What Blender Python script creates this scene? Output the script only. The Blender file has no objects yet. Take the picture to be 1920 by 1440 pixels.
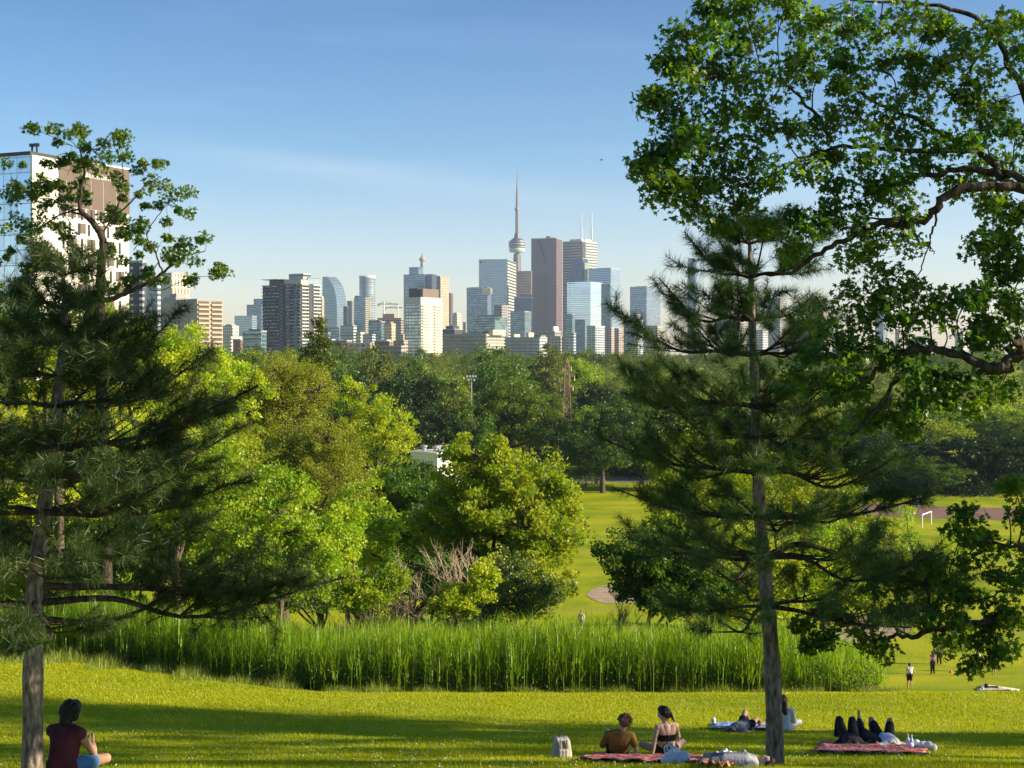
HAZE=0.00007
import bpy, math, random
import numpy as np
from mathutils import Vector, Matrix
R=np.random.default_rng(7); random.seed(7)
sc=bpy.context.scene; C=sc.collection
F=2700.0; PITCH=math.atan(55/F); CZ=25.2          # camera 25.2 m above the playing field
CP,SP=math.cos(PITCH),math.sin(PITCH)
def P(px,py,d):
    """world point seen at photo pixel (px,py), d metres ahead"""
    u=(px-960)/F; v=(720-py)/F
    dx,dy,dz=u,CP+v*SP,-SP+v*CP
    return np.array([dx*d/dy,d,CZ+dz*d/dy])
PX=[-40,0,8,15.5,23,27,32,42,46,50,90,92,96,100,105,111,130,150,300,420,600,900,1500,30000]
PZ=[-1.2,-1.65,-2.9,-4.5,-6.5,-7.4,-8.4,-9.95,-10.85,-11.75,-21.15,-21.6,-22.1,-22.6,-23.3,-24,-25,-25.2,-25.2,-22,-14,-8,-6,-6]
def H(x,y):
    x=np.asarray(x,float); y=np.asarray(y,float)
    z=np.interp(y,PX,PZ)
    t=np.clip((-x-42)/45,0,1)*np.clip((y-60)/60,0,1); t=t*t*(3-2*t)
    z=z*(1-t)+np.maximum(z,-5)*t
    w=np.clip((y-18)/10,0,1)*np.clip((46-y)/10,0,1)
    z=z+1.05*np.clip((-x-6)/9,0,1)*np.clip((y-33)/15,0,1)*np.clip((95-y)/25,0,1)
    z=z+0.10*np.sin(x*.23+1)*np.sin(y*.11)*w
    return z+CZ
def G(px,py):
    """ground point under a photo pixel"""
    lo,hi=3.0,5000.0; d=lo
    while d<hi:
        p=P(px,py,d)
        if p[2]<=H(p[0],p[1]):
            a,b=d/1.02,d
            for _ in range(20):
                m=(a+b)/2; q=P(px,py,m)
                if q[2]<=H(q[0],q[1]): b=m
                else: a=m
            q=P(px,py,b); q[2]=H(q[0],q[1]); return q
        d*=1.02
    return P(px,py,300)
# ---------------------------------------------------------------- mesh helpers
def link(o,parent=None):
    C.objects.link(o)
    if parent is not None: o.parent=parent
    return o
def tag(o,label=None,cat=None,group=None,kind=None):
    if label: o['label']=label
    if cat: o['category']=cat
    if group: o['group']=group
    if kind: o['kind']=kind
    return o
def thing(name,label,cat,loc=(0,0,0),rz=0,group=None):
    o=bpy.data.objects.new(name,None); o.location=[float(a) for a in loc]; o.rotation_euler=(0,0,rz)
    o.empty_display_size=.2
    link(o); return tag(o,label,cat,group)
def mk(name,V,Fc,mat=None,parent=None,uv=None,attr=None,smooth=False,loc=None):
    """V (n,3); Fc array (m,k) or list of index lists; one mesh object"""
    me=bpy.data.meshes.new(name)
    V=np.asarray(V,dtype=np.float32)
    if isinstance(Fc,np.ndarray):
        m,k=Fc.shape
        me.vertices.add(len(V)); me.vertices.foreach_set('co',V.ravel())
        me.loops.add(m*k); me.loops.foreach_set('vertex_index',Fc.astype(np.int32).ravel())
        me.polygons.add(m); me.polygons.foreach_set('loop_start',np.arange(0,m*k,k,dtype=np.int32))
        try: me.polygons.foreach_set('loop_total',np.full(m,k,dtype=np.int32))
        except Exception: pass
        me.update(calc_edges=True)
    else:
        me.from_pydata([tuple(v) for v in V.tolist()],[],Fc)
    if uv is not None:
        l=me.uv_layers.new(name='UVMap'); l.data.foreach_set('uv',np.asarray(uv,dtype=np.float32).ravel())
    if attr is not None:
        a=me.attributes.new('v','FLOAT','FACE'); a.data.foreach_set('value',np.asarray(attr,dtype=np.float32))
    if smooth: me.polygons.foreach_set('use_smooth',np.ones(len(me.polygons),dtype=bool))
    if mat: me.materials.append(mat)
    o=bpy.data.objects.new(name,me)
    if loc is not None: o.location=[float(a) for a in loc]
    return link(o,parent)
class MB:
    """collects shapes that belong to one part"""
    def __init__(s): s.v=[];s.f=[];s.n=0
    def add(s,V,Fs):
        s.v.append(np.asarray(V,float)); s.f+= [[i+s.n for i in f] for f in Fs]; s.n+=len(V)
    def box(s,x0,x1,y0,y1,z0,z1,M=None):
        V=np.array([[x,y,z] for z in(z0,z1) for y in(y0,y1) for x in(x0,x1)],float)
        if M is not None: V=V@M[:3,:3].T+M[:3,3]
        s.add(V,[[0,2,3,1],[4,5,7,6],[0,1,5,4],[2,6,7,3],[0,4,6,2],[1,3,7,5]])
    def bar(s,a,b,r,n=6,r2=None):
        V,Fs=tube([a,b],[r,r if r2 is None else r2],n); s.add(V,Fs)
    def build(s,name,mat,parent=None,smooth=False,loc=None):
        return mk(name,np.concatenate(s.v),s.f,mat,parent,smooth=smooth,loc=loc)
def tube(pts,rad,n=6,cap=True):
    pts=np.asarray(pts,float); k=len(pts); rad=np.asarray(rad,float)
    t=np.gradient(pts,axis=0); t/=np.linalg.norm(t,axis=1)[:,None]+1e-9
    ref=np.array([0,0,1.]) if abs(t[0][2])<.9 else np.array([1.,0,0])
    a=np.cross(t,ref); a/=np.linalg.norm(a,axis=1)[:,None]+1e-9; b=np.cross(t,a)
    th=np.arange(n)*2*math.pi/n
    V=(pts[:,None,:]+rad[:,None,None]*(np.cos(th)[None,:,None]*a[:,None,:]+np.sin(th)[None,:,None]*b[:,None,:])).reshape(-1,3)
    Fs=[[i*n+j,i*n+(j+1)%n,(i+1)*n+(j+1)%n,(i+1)*n+j] for i in range(k-1) for j in range(n)]
    if cap: Fs+=[list(range(n))[::-1],[(k-1)*n+j for j in range(n)]]
    return V,Fs
class Tubes:
    """many tapering tubes, quads only, fast"""
    def __init__(s): s.v=[];s.f=[];s.n=0
    def add(s,pts,rad,n=5):
        pts=np.asarray(pts,float); k=len(pts); rad=np.asarray(rad,float)
        t=np.gradient(pts,axis=0); t/=np.linalg.norm(t,axis=1)[:,None]+1e-9
        ref=np.array([.3,.2,.93]) if abs(t[0][2])<.85 else np.array([1.,.1,0])
        a=np.cross(t,ref); a/=np.linalg.norm(a,axis=1)[:,None]+1e-9; b=np.cross(t,a)
        th=np.arange(n)*2*math.pi/n
        s.v.append((pts[:,None,:]+rad[:,None,None]*(np.cos(th)[None,:,None]*a[:,None,:]+np.sin(th)[None,:,None]*b[:,None,:])).reshape(-1,3))
        i=np.arange(k-1)[:,None]*n; j=np.arange(n)[None,:]; j2=(j+1)%n
        s.f.append(np.stack([i+j,i+j2,i+n+j2,i+n+j],-1).reshape(-1,4)+s.n); s.n+=k*n
    def build(s,name,mat,parent=None):
        return mk(name,np.concatenate(s.v),np.concatenate(s.f),mat,parent,smooth=True)
def smoothpts(pts,m=5):
    """Catmull-Rom through the given points"""
    p=np.asarray(pts,float); p=np.vstack([2*p[0]-p[1],p,2*p[-1]-p[-2]]); out=[]
    for i in range(1,len(p)-2):
        for t in np.arange(m)/m:
            out.append(.5*((2*p[i])+(-p[i-1]+p[i+1])*t+(2*p[i-1]-5*p[i]+4*p[i+1]-p[i+2])*t*t+(-p[i-1]+3*p[i]-3*p[i+1]+p[i+2])*t**3))
    out.append(p[-2]); return np.array(out)
# ---------------------------------------------------------------- materials
def newmat(name):
    m=bpy.data.materials.new(name); m.use_nodes=True; nt=m.node_tree; nt.nodes.clear()
    return m,nt,nt.nodes,nt.links
def pmat(name,col,rough=.7,metal=0,noise=0,nscale=5,spec=.3,bump=0):
    m,nt,N,L=newmat(name); out=N.new('ShaderNodeOutputMaterial'); b=N.new('ShaderNodeBsdfPrincipled'); L.new(b.outputs[0],out.inputs[0])
    b.inputs['Base Color'].default_value=(*col,1); b.inputs['Roughness'].default_value=rough; b.inputs['Metallic'].default_value=metal
    b.inputs['Specular IOR Level'].default_value=spec
    if noise or bump:
        tc=N.new('ShaderNodeTexCoord'); n=N.new('ShaderNodeTexNoise'); n.inputs['Scale'].default_value=nscale; n.inputs['Detail'].default_value=5
        L.new(tc.outputs['Object'],n.inputs['Vector'])
        r=N.new('ShaderNodeMapRange'); r.inputs[3].default_value=1-noise; r.inputs[4].default_value=1+noise; r.inputs[1].default_value=.3; r.inputs[2].default_value=.7
        L.new(n.outputs[0],r.inputs[0])
        x=N.new('ShaderNodeVectorMath'); x.operation='SCALE'; x.inputs[0].default_value=col; L.new(r.outputs[0],x.inputs['Scale']); L.new(x.outputs[0],b.inputs['Base Color'])
        if bump:
            bp=N.new('ShaderNodeBump'); bp.inputs['Strength'].default_value=bump; bp.inputs['Distance'].default_value=.05; L.new(n.outputs[0],bp.inputs['Height']); L.new(bp.outputs[0],b.inputs['Normal'])
    return m
def leafmat(name,c1,c2,trans=.5,gloss=.035,objvar=.25,tcol=None):
    """c1..c2 chosen by the leaf's own tone; translucent"""
    m,nt,N,L=newmat(name); out=N.new('ShaderNodeOutputMaterial')
    at=N.new('ShaderNodeAttribute'); at.attribute_name='v'
    mx=N.new('ShaderNodeMix'); mx.data_type='RGBA'; L.new(at.outputs['Fac'],mx.inputs[0]); mx.inputs[6].default_value=(*c1,1); mx.inputs[7].default_value=(*c2,1)
    oi=N.new('ShaderNodeObjectInfo'); hs=N.new('ShaderNodeHueSaturation'); L.new(mx.outputs[2],hs.inputs['Color'])
    r=N.new('ShaderNodeMapRange'); r.inputs[3].default_value=1-objvar; r.inputs[4].default_value=1+objvar; L.new(oi.outputs['Random'],r.inputs[0]); L.new(r.outputs[0],hs.inputs['Value'])
    r2=N.new('ShaderNodeMapRange'); r2.inputs[3].default_value=.5+.004*objvar/.25; r2.inputs[4].default_value=.5+.03*objvar/.25
    mm=N.new('ShaderNodeMath'); mm.operation='FRACT'; m2=N.new('ShaderNodeMath'); m2.operation='MULTIPLY'; m2.inputs[1].default_value=7.3; L.new(oi.outputs['Random'],m2.inputs[0]); L.new(m2.outputs[0],mm.inputs[0]); L.new(mm.outputs[0],r2.inputs[0]); L.new(r2.outputs[0],hs.inputs['Hue'])
    d=N.new('ShaderNodeBsdfDiffuse'); t=N.new('ShaderNodeBsdfTranslucent'); g=N.new('ShaderNodeBsdfGlossy'); g.inputs['Roughness'].default_value=.45; g.inputs['Color'].default_value=(.6,.6,.55,1)
    L.new(hs.outputs[0],d.inputs[0])
    tm=N.new('ShaderNodeMix'); tm.data_type='RGBA'; tm.blend_type='MULTIPLY'; tm.inputs[0].default_value=1; L.new(hs.outputs[0],tm.inputs[6]); tm.inputs[7].default_value=(*(tcol or (1.45,1.36,.45)),1); L.new(tm.outputs[2],t.inputs[0])
    a=N.new('ShaderNodeMixShader'); a.inputs[0].default_value=trans; L.new(d.outputs[0],a.inputs[1]); L.new(t.outputs[0],a.inputs[2])
    b=N.new('ShaderNodeMixShader'); b.inputs[0].default_value=gloss; L.new(a.outputs[0],b.inputs[1]); L.new(g.outputs[0],b.inputs[2]); L.new(b.outputs[0],out.inputs[0])
    return m
def barkmat(name,c1,c2,scale=6,zs=.25,bump=.8):
    m,nt,N,L=newmat(name); out=N.new('ShaderNodeOutputMaterial'); b=N.new('ShaderNodeBsdfPrincipled'); L.new(b.outputs[0],out.inputs[0])
    b.inputs['Roughness'].default_value=.9; b.inputs['Specular IOR Level'].default_value=.15
    tc=N.new('ShaderNodeTexCoord'); mp=N.new('ShaderNodeMapping'); mp.inputs['Scale'].default_value=(1,1,zs); L.new(tc.outputs['Object'],mp.inputs[0])
    n=N.new('ShaderNodeTexNoise'); n.inputs['Scale'].default_value=scale*3; n.inputs['Detail'].default_value=6; L.new(mp.outputs[0],n.inputs['Vector'])
    vo=N.new('ShaderNodeTexVoronoi'); vo.inputs['Scale'].default_value=scale*2.5; L.new(mp.outputs[0],vo.inputs['Vector'])
    cr=N.new('ShaderNodeValToRGB'); cr.color_ramp.elements[0].position=.35; cr.color_ramp.elements[1].position=.65; cr.color_ramp.elements[0].color=(*c1,1); cr.color_ramp.elements[1].color=(*c2,1); L.new(n.outputs[0],cr.inputs[0])
    L.new(cr.outputs[0],b.inputs['Base Color'])
    ad=N.new('ShaderNodeMath'); ad.operation='ADD'; L.new(n.outputs[0],ad.inputs[0]); L.new(vo.outputs['Distance'],ad.inputs[1])
    bp=N.new('ShaderNodeBump'); bp.inputs['Strength'].default_value=bump; bp.inputs['Distance'].default_value=.03; L.new(ad.outputs[0],bp.inputs['Height']); L.new(bp.outputs[0],b.inputs['Normal'])
    return m
def facade(name,wall,glass,fh=3.2,bw=3,wv=.6,wu=.8,grough=.12,wrough=.7,gm=.75,var=.5,wnoise=.12,u0=0,metalwall=0):
    """wall with a grid of windows laid out in metres along the wall"""
    m,nt,N,L=newmat(name); out=N.new('ShaderNodeOutputMaterial')
    uv=N.new('ShaderNodeUVMap'); uv.uv_map='UVMap'; sp=N.new('ShaderNodeSeparateXYZ'); L.new(uv.outputs[0],sp.inputs[0])
    def M(op,a,b=None):
        n=N.new('ShaderNodeMath'); n.operation=op
        for i,x in enumerate((a,b)):
            if x is None: continue
            if isinstance(x,(int,float)): n.inputs[i].default_value=x
            else: L.new(x,n.inputs[i])
        return n.outputs[0]
    u=M('DIVIDE',sp.outputs[0],bw); v=M('DIVIDE',sp.outputs[1],fh)
    if u0: u=M('ADD',u,u0)
    mask=M('MULTIPLY',M('LESS_THAN',M('FRACT',u),wu),M('LESS_THAN',M('FRACT',v),wv))
    cb=N.new('ShaderNodeCombineXYZ'); L.new(M('FLOOR',u),cb.inputs[0]); L.new(M('FLOOR',v),cb.inputs[1])
    wn=N.new('ShaderNodeTexWhiteNoise'); wn.noise_dimensions='3D'; L.new(cb.outputs[0],wn.inputs['Vector'])
    g=N.new('ShaderNodeBsdfPrincipled'); g.inputs['Metallic'].default_value=gm; g.inputs['Roughness'].default_value=grough
    gr=N.new('ShaderNodeMapRange'); gr.inputs[3].default_value=1-var; gr.inputs[4].default_value=1+var*.5; L.new(wn.outputs['Value'],gr.inputs[0])
    gs=N.new('ShaderNodeVectorMath'); gs.operation='SCALE'; gs.inputs[0].default_value=glass; L.new(gr.outputs[0],gs.inputs['Scale']); L.new(gs.outputs[0],g.inputs['Base Color'])
    w=N.new('ShaderNodeBsdfPrincipled'); w.inputs['Roughness'].default_value=wrough; w.inputs['Metallic'].default_value=metalwall
    tc=N.new('ShaderNodeTexCoord'); n=N.new('ShaderNodeTexNoise'); n.inputs['Scale'].default_value=.06; n.inputs['Detail'].default_value=6; L.new(tc.outputs['Object'],n.inputs['Vector'])
    wr=N.new('ShaderNodeMapRange'); wr.inputs[1].default_value=.3; wr.inputs[2].default_value=.7; wr.inputs[3].default_value=1-wnoise; wr.inputs[4].default_value=1+wnoise; L.new(n.outputs[0],wr.inputs[0])
    ws=N.new('ShaderNodeVectorMath'); ws.operation='SCALE'; ws.inputs[0].default_value=wall; L.new(wr.outputs[0],ws.inputs['Scale']); L.new(ws.outputs[0],w.inputs['Base Color'])
    mx=N.new('ShaderNodeMixShader'); L.new(mask,mx.inputs[0]); L.new(w.outputs[0],mx.inputs[1]); L.new(g.outputs[0],mx.inputs[2]); L.new(mx.outputs[0],out.inputs[0])
    return m
# ---------------------------------------------------------------- camera, sun, sky
cam=bpy.data.cameras.new('camera'); co=bpy.data.objects.new('camera',cam); link(co); sc.camera=co
co.location=(0,0,CZ); co.rotation_euler=(math.pi/2-PITCH,0,0); cam.sensor_width=36; cam.lens=F/1920*36; cam.clip_end=60000; cam.clip_start=.1
SEL,SAZ=math.radians(21),math.radians(100)      # sun 100 degrees to the right of the view
sd=Vector((math.cos(SEL)*math.sin(SAZ),math.cos(SEL)*math.cos(SAZ),math.sin(SEL)))
sl=bpy.data.lights.new('sun','SUN'); sl.energy=5.0; sl.angle=math.radians(.5); sl.color=(1,.83,.58)
so=bpy.data.objects.new('sun',sl); link(so); so.rotation_euler=sd.to_track_quat('Z','Y').to_euler(); so.location=(60,40,80)
w=bpy.data.worlds.new('World'); sc.world=w; w.use_nodes=True; nt=w.node_tree; N=nt.nodes; L=nt.links; N.clear()
wo=N.new('ShaderNodeOutputWorld'); bg=N.new('ShaderNodeBackground'); L.new(bg.outputs[0],wo.inputs[0]); bg.inputs[1].default_value=.105
sk=N.new('ShaderNodeTexSky'); sk.sky_type='NISHITA'; sk.sun_disc=False; sk.sun_elevation=SEL; sk.sun_rotation=SAZ; sk.altitude=100; sk.air_density=1.0; sk.dust_density=.6; sk.ozone_density=3.0
tc=N.new('ShaderNodeTexCoord'); mp=N.new('ShaderNodeMapping'); mp.inputs['Rotation'].default_value=(0,math.radians(9),0); mp.inputs['Scale'].default_value=(2.2,2.2,24); L.new(tc.outputs['Generated'],mp.inputs[0])
ns=N.new('ShaderNodeTexNoise'); ns.inputs['Scale'].default_value=1.3; ns.inputs['Detail'].default_value=7; ns.inputs['Roughness'].default_value=.55; L.new(mp.outputs[0],ns.inputs['Vector'])
rm=N.new('ShaderNodeMapRange'); rm.inputs[1].default_value=.52; rm.inputs[2].default_value=.85; rm.inputs[3].default_value=0; rm.inputs[4].default_value=.22; L.new(ns.outputs[0],rm.inputs[0])
mxs=N.new('ShaderNodeMix'); mxs.data_type='RGBA'; L.new(rm.outputs[0],mxs.inputs[0]); L.new(sk.outputs[0],mxs.inputs[6]); mxs.inputs[7].default_value=(7.5,7.6,7.8,1)
sx=N.new('ShaderNodeSeparateXYZ'); L.new(tc.outputs['Generated'],sx.inputs[0])
gr=N.new('ShaderNodeValToRGB'); e=gr.color_ramp.elements; e[0].position=0; e[0].color=(1.13,.95,.80,1); e[1].position=.26; e[1].color=(.22,.42,.60,1); k_=e.new(.07); k_.color=(.93,.87,.88,1); k_=e.new(.14); k_.color=(.46,.63,.75,1); L.new(sx.outputs[2],gr.inputs[0])
def MM(op,a,b=None,c=None):
    n=N.new('ShaderNodeMath'); n.operation=op
    for i,q in enumerate((a,b,c)):
        if q is None: continue
        if isinstance(q,(int,float)): n.inputs[i].default_value=q
        else: L.new(q,n.inputs[i])
    return n.outputs[0]
mt=N.new('ShaderNodeMix'); mt.data_type='RGBA'; mt.blend_type='MULTIPLY'; mt.inputs[0].default_value=1; L.new(mxs.outputs[2],mt.inputs[6]); L.new(gr.outputs[0],mt.inputs[7])
t_=MM('SUBTRACT',sx.outputs[2],MM('MULTIPLY_ADD',sx.outputs[0],-.116,.112)); t_=MM('DIVIDE',t_,.009); t_=MM('POWER',2.718,MM('MULTIPLY',MM('MULTIPLY',t_,t_),-1)); xm=MM('DIVIDE',MM('ADD',sx.outputs[0],.1),.17); xm=MM('POWER',2.718,MM('MULTIPLY',MM('MULTIPLY',xm,xm),-1))
ym=MM('GREATER_THAN',sx.outputs[1],0); cf=MM('MULTIPLY',MM('MULTIPLY',MM('MULTIPLY',t_,xm),ym),MM('MULTIPLY',ns.outputs[0],.27))
m5=N.new('ShaderNodeMix'); m5.data_type='RGBA'; L.new(cf,m5.inputs[0]); L.new(mt.outputs[2],m5.inputs[6]); m5.inputs[7].default_value=(4.6,4.9,5.2,1)
L.new(m5.outputs[2],bg.inputs[0])
sc.view_settings.view_transform='Standard'; sc.view_settings.look='None'; sc.view_settings.exposure=1.2; sc.view_settings.gamma=1
sc.cycles.max_bounces=4; sc.cycles.diffuse_bounces=3; sc.cycles.glossy_bounces=3; sc.cycles.transmission_bounces=4; sc.cycles.volume_bounces=0
sc.cycles.use_denoising=True; sc.cycles.caustics_reflective=False; sc.cycles.caustics_refractive=False
# ---------------------------------------------------------------- ground
def grassmat(name):
    m,nt,N,L=newmat(name); out=N.new('ShaderNodeOutputMaterial'); b=N.new('ShaderNodeBsdfPrincipled'); L.new(b.outputs[0],out.inputs[0]); b.inputs['Roughness'].default_value=.9; b.inputs['Specular IOR Level'].default_value=.1
    tc=N.new('ShaderNodeTexCoord'); 
    def noise(s,d=4,sc3=(1,1,1)):
        mp=N.new('ShaderNodeMapping'); mp.inputs['Scale'].default_value=sc3; L.new(tc.outputs['Object'],mp.inputs[0])
        n=N.new('ShaderNodeTexNoise'); n.inputs['Scale'].default_value=s; n.inputs['Detail'].default_value=d; L.new(mp.outputs[0],n.inputs['Vector']); return n.outputs[0]
    r1=N.new('ShaderNodeValToRGB'); e=r1.color_ramp.elements; e[0].position=.36; e[0].color=(.205,.285,.004,1); e[1].position=.66; e[1].color=(.40,.41,.010,1); L.new(noise(.13,6),r1.inputs[0])
    r2=N.new('ShaderNodeValToRGB'); e=r2.color_ramp.elements; e[0].position=.3; e[0].color=(.55,.6,.5,1); e[1].position=.7; e[1].color=(1.3,1.25,1.2,1); L.new(noise(9,6,(1,.6,1)),r2.inputs[0])
    mx=N.new('ShaderNodeMix'); mx.data_type='RGBA'; mx.blend_type='MULTIPLY'; mx.inputs[0].default_value=1; L.new(r1.outputs[0],mx.inputs[6]); L.new(r2.outputs[0],mx.inputs[7])
    r3=N.new('ShaderNodeMapRange'); r3.inputs[1].default_value=.62; r3.inputs[2].default_value=.75; L.new(noise(.05,3,(1,2.2,1)),r3.inputs[0])
    m3=N.new('ShaderNodeMix'); m3.data_type='RGBA'; r4=N.new('ShaderNodeMath'); r4.operation='MULTIPLY'; r4.inputs[1].default_value=.5; L.new(r3.outputs[0],r4.inputs[0]); L.new(r4.outputs[0],m3.inputs[0]); L.new(mx.outputs[2],m3.inputs[6]); m3.inputs[7].default_value=(.3,.26,.09,1)
    L.new(m3.outputs[2],b.inputs['Base Color'])
    bp=N.new('ShaderNodeBump'); bp.inputs['Strength'].default_value=.6; bp.inputs['Distance'].default_value=.06; L.new(noise(14,4),bp.inputs['Height']); L.new(bp.outputs[0],b.inputs['Normal'])
    return m
gxs=np.unique(np.concatenate([np.linspace(-60,60,81),np.linspace(-400,400,81),np.linspace(-12000,12000,49)]))
gys=np.unique(np.concatenate([np.linspace(-30,160,128),np.linspace(160,1000,61),np.linspace(1000,24000,30)]))
XX,YY=np.meshgrid(gxs,gys); ZZ=H(XX,YY); nx,ny=len(gxs),len(gys)
ii=(np.arange(ny-1)[:,None]*nx+np.arange(nx-1)[None,:]).ravel()
o=mk('ground',np.stack([XX.ravel(),YY.ravel(),ZZ.ravel()],1),np.stack([ii,ii+1,ii+nx+1,ii+nx],1),grassmat('meadow grass'),smooth=True); tag(o,kind='structure')
def sheet(name,poly,mat,lift=.03,kind='structure'):
    """flat sheet laid on the terrain inside a polygon given as photo pixels on the ground"""
    c=np.array([G(*p)[:2] for p in poly]); cc=c.mean(0); rings=6; V=[];Fs=[]
    sm=smoothpts(np.vstack([c,c[:1]]),5)[:-1]; n=len(sm)
    for k in range(1,rings+1):
        q=cc+(sm-cc)*k/rings; V.append(np.column_stack([q,H(q[:,0],q[:,1])+lift]))
    V=np.vstack([np.array([[*cc,H(*cc)+lift]])]+V)
    Fs=[[0,1+j,1+(j+1)%n] for j in range(n)]
    for k in range(rings-1): Fs+=[[1+k*n+j,1+(k+1)*n+j,1+(k+1)*n+(j+1)%n,1+k*n+(j+1)%n] for j in range(n)]
    return tag(mk(name,V,Fs,mat),kind=kind)
MD=pmat('worn dirt',(.36,.27,.17),.95,noise=.3,nscale=.8)
MT=pmat('cinder track',(.20,.115,.085),.95,noise=.15,nscale=.3)
sheet('dirt_patch',[(1098,1116),(1115,1103),(1150,1097),(1230,1100),(1290,1112),(1240,1125),(1160,1132),(1120,1128)],MD)
sheet('dirt_path',[(1560,1190),(1600,1165),(1640,1150),(1700,1148),(1720,1165),(1690,1192),(1640,1205),(1590,1205)],MD)
sheet('track',[(1400,948),(1600,944),(1760,950),(1990,957),(1990,976),(1760,972),(1600,967),(1400,965)],MT)
sheet('path',[(1000,897),(1080,895),(1200,897),(1330,900),(1330,907),(1200,905),(1080,903),(1000,904)],pmat('asphalt path',(.16,.16,.16),.9,noise=.1,nscale=1))
# ---------------------------------------------------------------- trees
def unit(v): return v/(np.linalg.norm(v,axis=-1,keepdims=True)+1e-9)
def quads_leaf(c,size,rng,up=.35,asp=.55):
    """kite-shaped leaves at centres c"""
    n=len(c); nrm=unit(rng.normal(size=(n,3))+np.array([0,0,up])); a=unit(np.cross(nrm,rng.normal(size=(n,3)))); b=np.cross(nrm,a)
    s=(size*rng.uniform(.6,1.35,n))[:,None]
    V=np.stack([c-a*s*.5,c+b*s*asp*.5-nrm*s*.06,c+a*s*.5-nrm*s*.12,c-b*s*asp*.5-nrm*s*.06],1).reshape(-1,3)
    return V,np.arange(4*n).reshape(n,4)
def maple_leaf(c,size,rng,droop=.5):
    """five narrow lobes fanning from the stalk"""
    n=len(c); nrm=unit(rng.normal(size=(n,3))*.8+np.array([0,0,.6])); d=rng.normal(size=(n,3))+np.array([0,0,-droop]); a=unit(d-nrm*(d*nrm).sum(1,keepdims=True)); b=np.cross(nrm,a)
    s=(size*rng.uniform(.65,1.25,n))[:,None]; Vs=[]
    for ang,l,wd in((0,1,.2),(.75,.8,.17),(-.75,.8,.17),(1.6,.5,.13),(-1.6,.5,.13)):
        u=a*math.cos(ang)+b*math.sin(ang); w_=-a*math.sin(ang)+b*math.cos(ang)
        Vs+= [c,c+u*s*l*.5+w_*s*wd,c+u*s*l-nrm*s*.16*l,c+u*s*l*.5-w_*s*wd]
    return np.stack(Vs,1).reshape(-1,3),np.arange(20*n).reshape(-1,4)
def clumps(ell,n,rng,lo=.3,bottom=.75):
    ell=np.array(ell,float); vol=(ell[:,3]*ell[:,4]*ell[:,5])**.8; k=rng.choice(len(ell),n*2,p=vol/vol.sum())
    d=unit(rng.normal(size=(n*2,3))); keep=(d[:,2]>-.25)|(rng.random(n*2)<bottom); d=d[keep][:n]; k=k[keep][:n]
    r=rng.uniform(lo**2,1,len(d))**.5
    ph=rng.uniform(0,6,6); lump=1+.13*np.sin(d[:,0]*5+ph[0])*np.sin(d[:,1]*4+ph[1])+.12*np.sin(d[:,2]*6+ph[2]+d[:,0]*3)
    return ell[k,:3]+d*(r*lump)[:,None]*ell[k,3:6],d
def leaves_at(cc,per,rad,rng,flat=.7):
    """leaf centres, clump index"""
    k=np.repeat(np.arange(len(cc)),per); n=len(k); rr=(rad*rng.uniform(.55,1.35,len(cc)))[k]
    o=rng.normal(size=(n,3)); o=unit(o)*(rng.random(n)**.45)[:,None]; o[:,2]*=flat
    o[:,2]-=.12*(o[:,0]**2+o[:,1]**2)
    return cc[k]+o*rr[:,None],k
def woody(base,ell,cc,tr,mat,parent,rng,limbs=7,twigs=None,lean=None,name='trunk',split=.35,rmin=.01):
    T=Tubes(); ell=np.array(ell,float); top=ell[np.argmax(ell[:,2]+ell[:,5])]; ctr=ell[:,:3].mean(0); hb=ctr[2]-base[2]
    q=[base,base+[0,0,hb*split*.5],base*(1-.4)+ctr*.4,ctr,np.array([top[0],top[1],top[2]+top[5]*.55])]
    q[1]=np.array([base[0],base[1],base[2]+hb*split]); q[2]=np.array([base[0]*.5+ctr[0]*.5,base[1]*.5+ctr[1]*.5,base[2]+hb*.7])
    tp=smoothpts(q,4); hh=np.linspace(0,1,len(tp)); T.add(tp,tr*(1-.88*hh)**.9+rmin,8)
    nodes=[tp]; rads=[tr*(1-.88*hh)+rmin]
    ext=cc[np.argsort(-np.abs(cc[:,:2]-ctr[:2]).sum(1)+rng.normal(size=len(cc))*ell[:,3].mean()*.5)]
    for e in ext[:limbs]:
        i=int(len(tp)*rng.uniform(.25,.7)); s=tp[i]; m1=s*.6+e*.4+np.array([0,0,-.02])*0; m1=m1+rng.normal(size=3)*.06*np.linalg.norm(e-s)
        m2=s*.25+e*.75+rng.normal(size=3)*.05*np.linalg.norm(e-s)
        lp=smoothpts([s,m1,m2,e],4); h2=np.linspace(0,1,len(lp)); r=tr*.45*(1-.9*h2)+rmin; T.add(lp,r,6); nodes.append(lp); rads.append(r)
    NN=np.vstack(nodes); NR=np.concatenate(rads)
    for e in cc[:twigs if twigs is not None else len(cc)]:
        dd=np.linalg.norm(NN-e,axis=1)+ (NN[:,2]>e[2])*3; j=int(np.argmin(dd)); s=NN[j]; L_=np.linalg.norm(e-s)
        if L_<.05: continue
        m=(s+e)/2+rng.normal(size=3)*.1*L_-np.array([0,0,.05*L_]); m2=s*.2+e*.8+rng.normal(size=3)*.06*L_
        r0=min(NR[j]*.6,.012*L_+rmin*1.5); T.add([s,m,m2,e],[r0,r0*.7,r0*.45,rmin*.6],4)
    return T.build(name,mat,parent)
def clumpattr(k,n,nc,rng,f=1): return np.clip(.5+.28*rng.normal(size=nc)[k]+.18*rng.normal(size=n),0,1).repeat(f)
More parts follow.
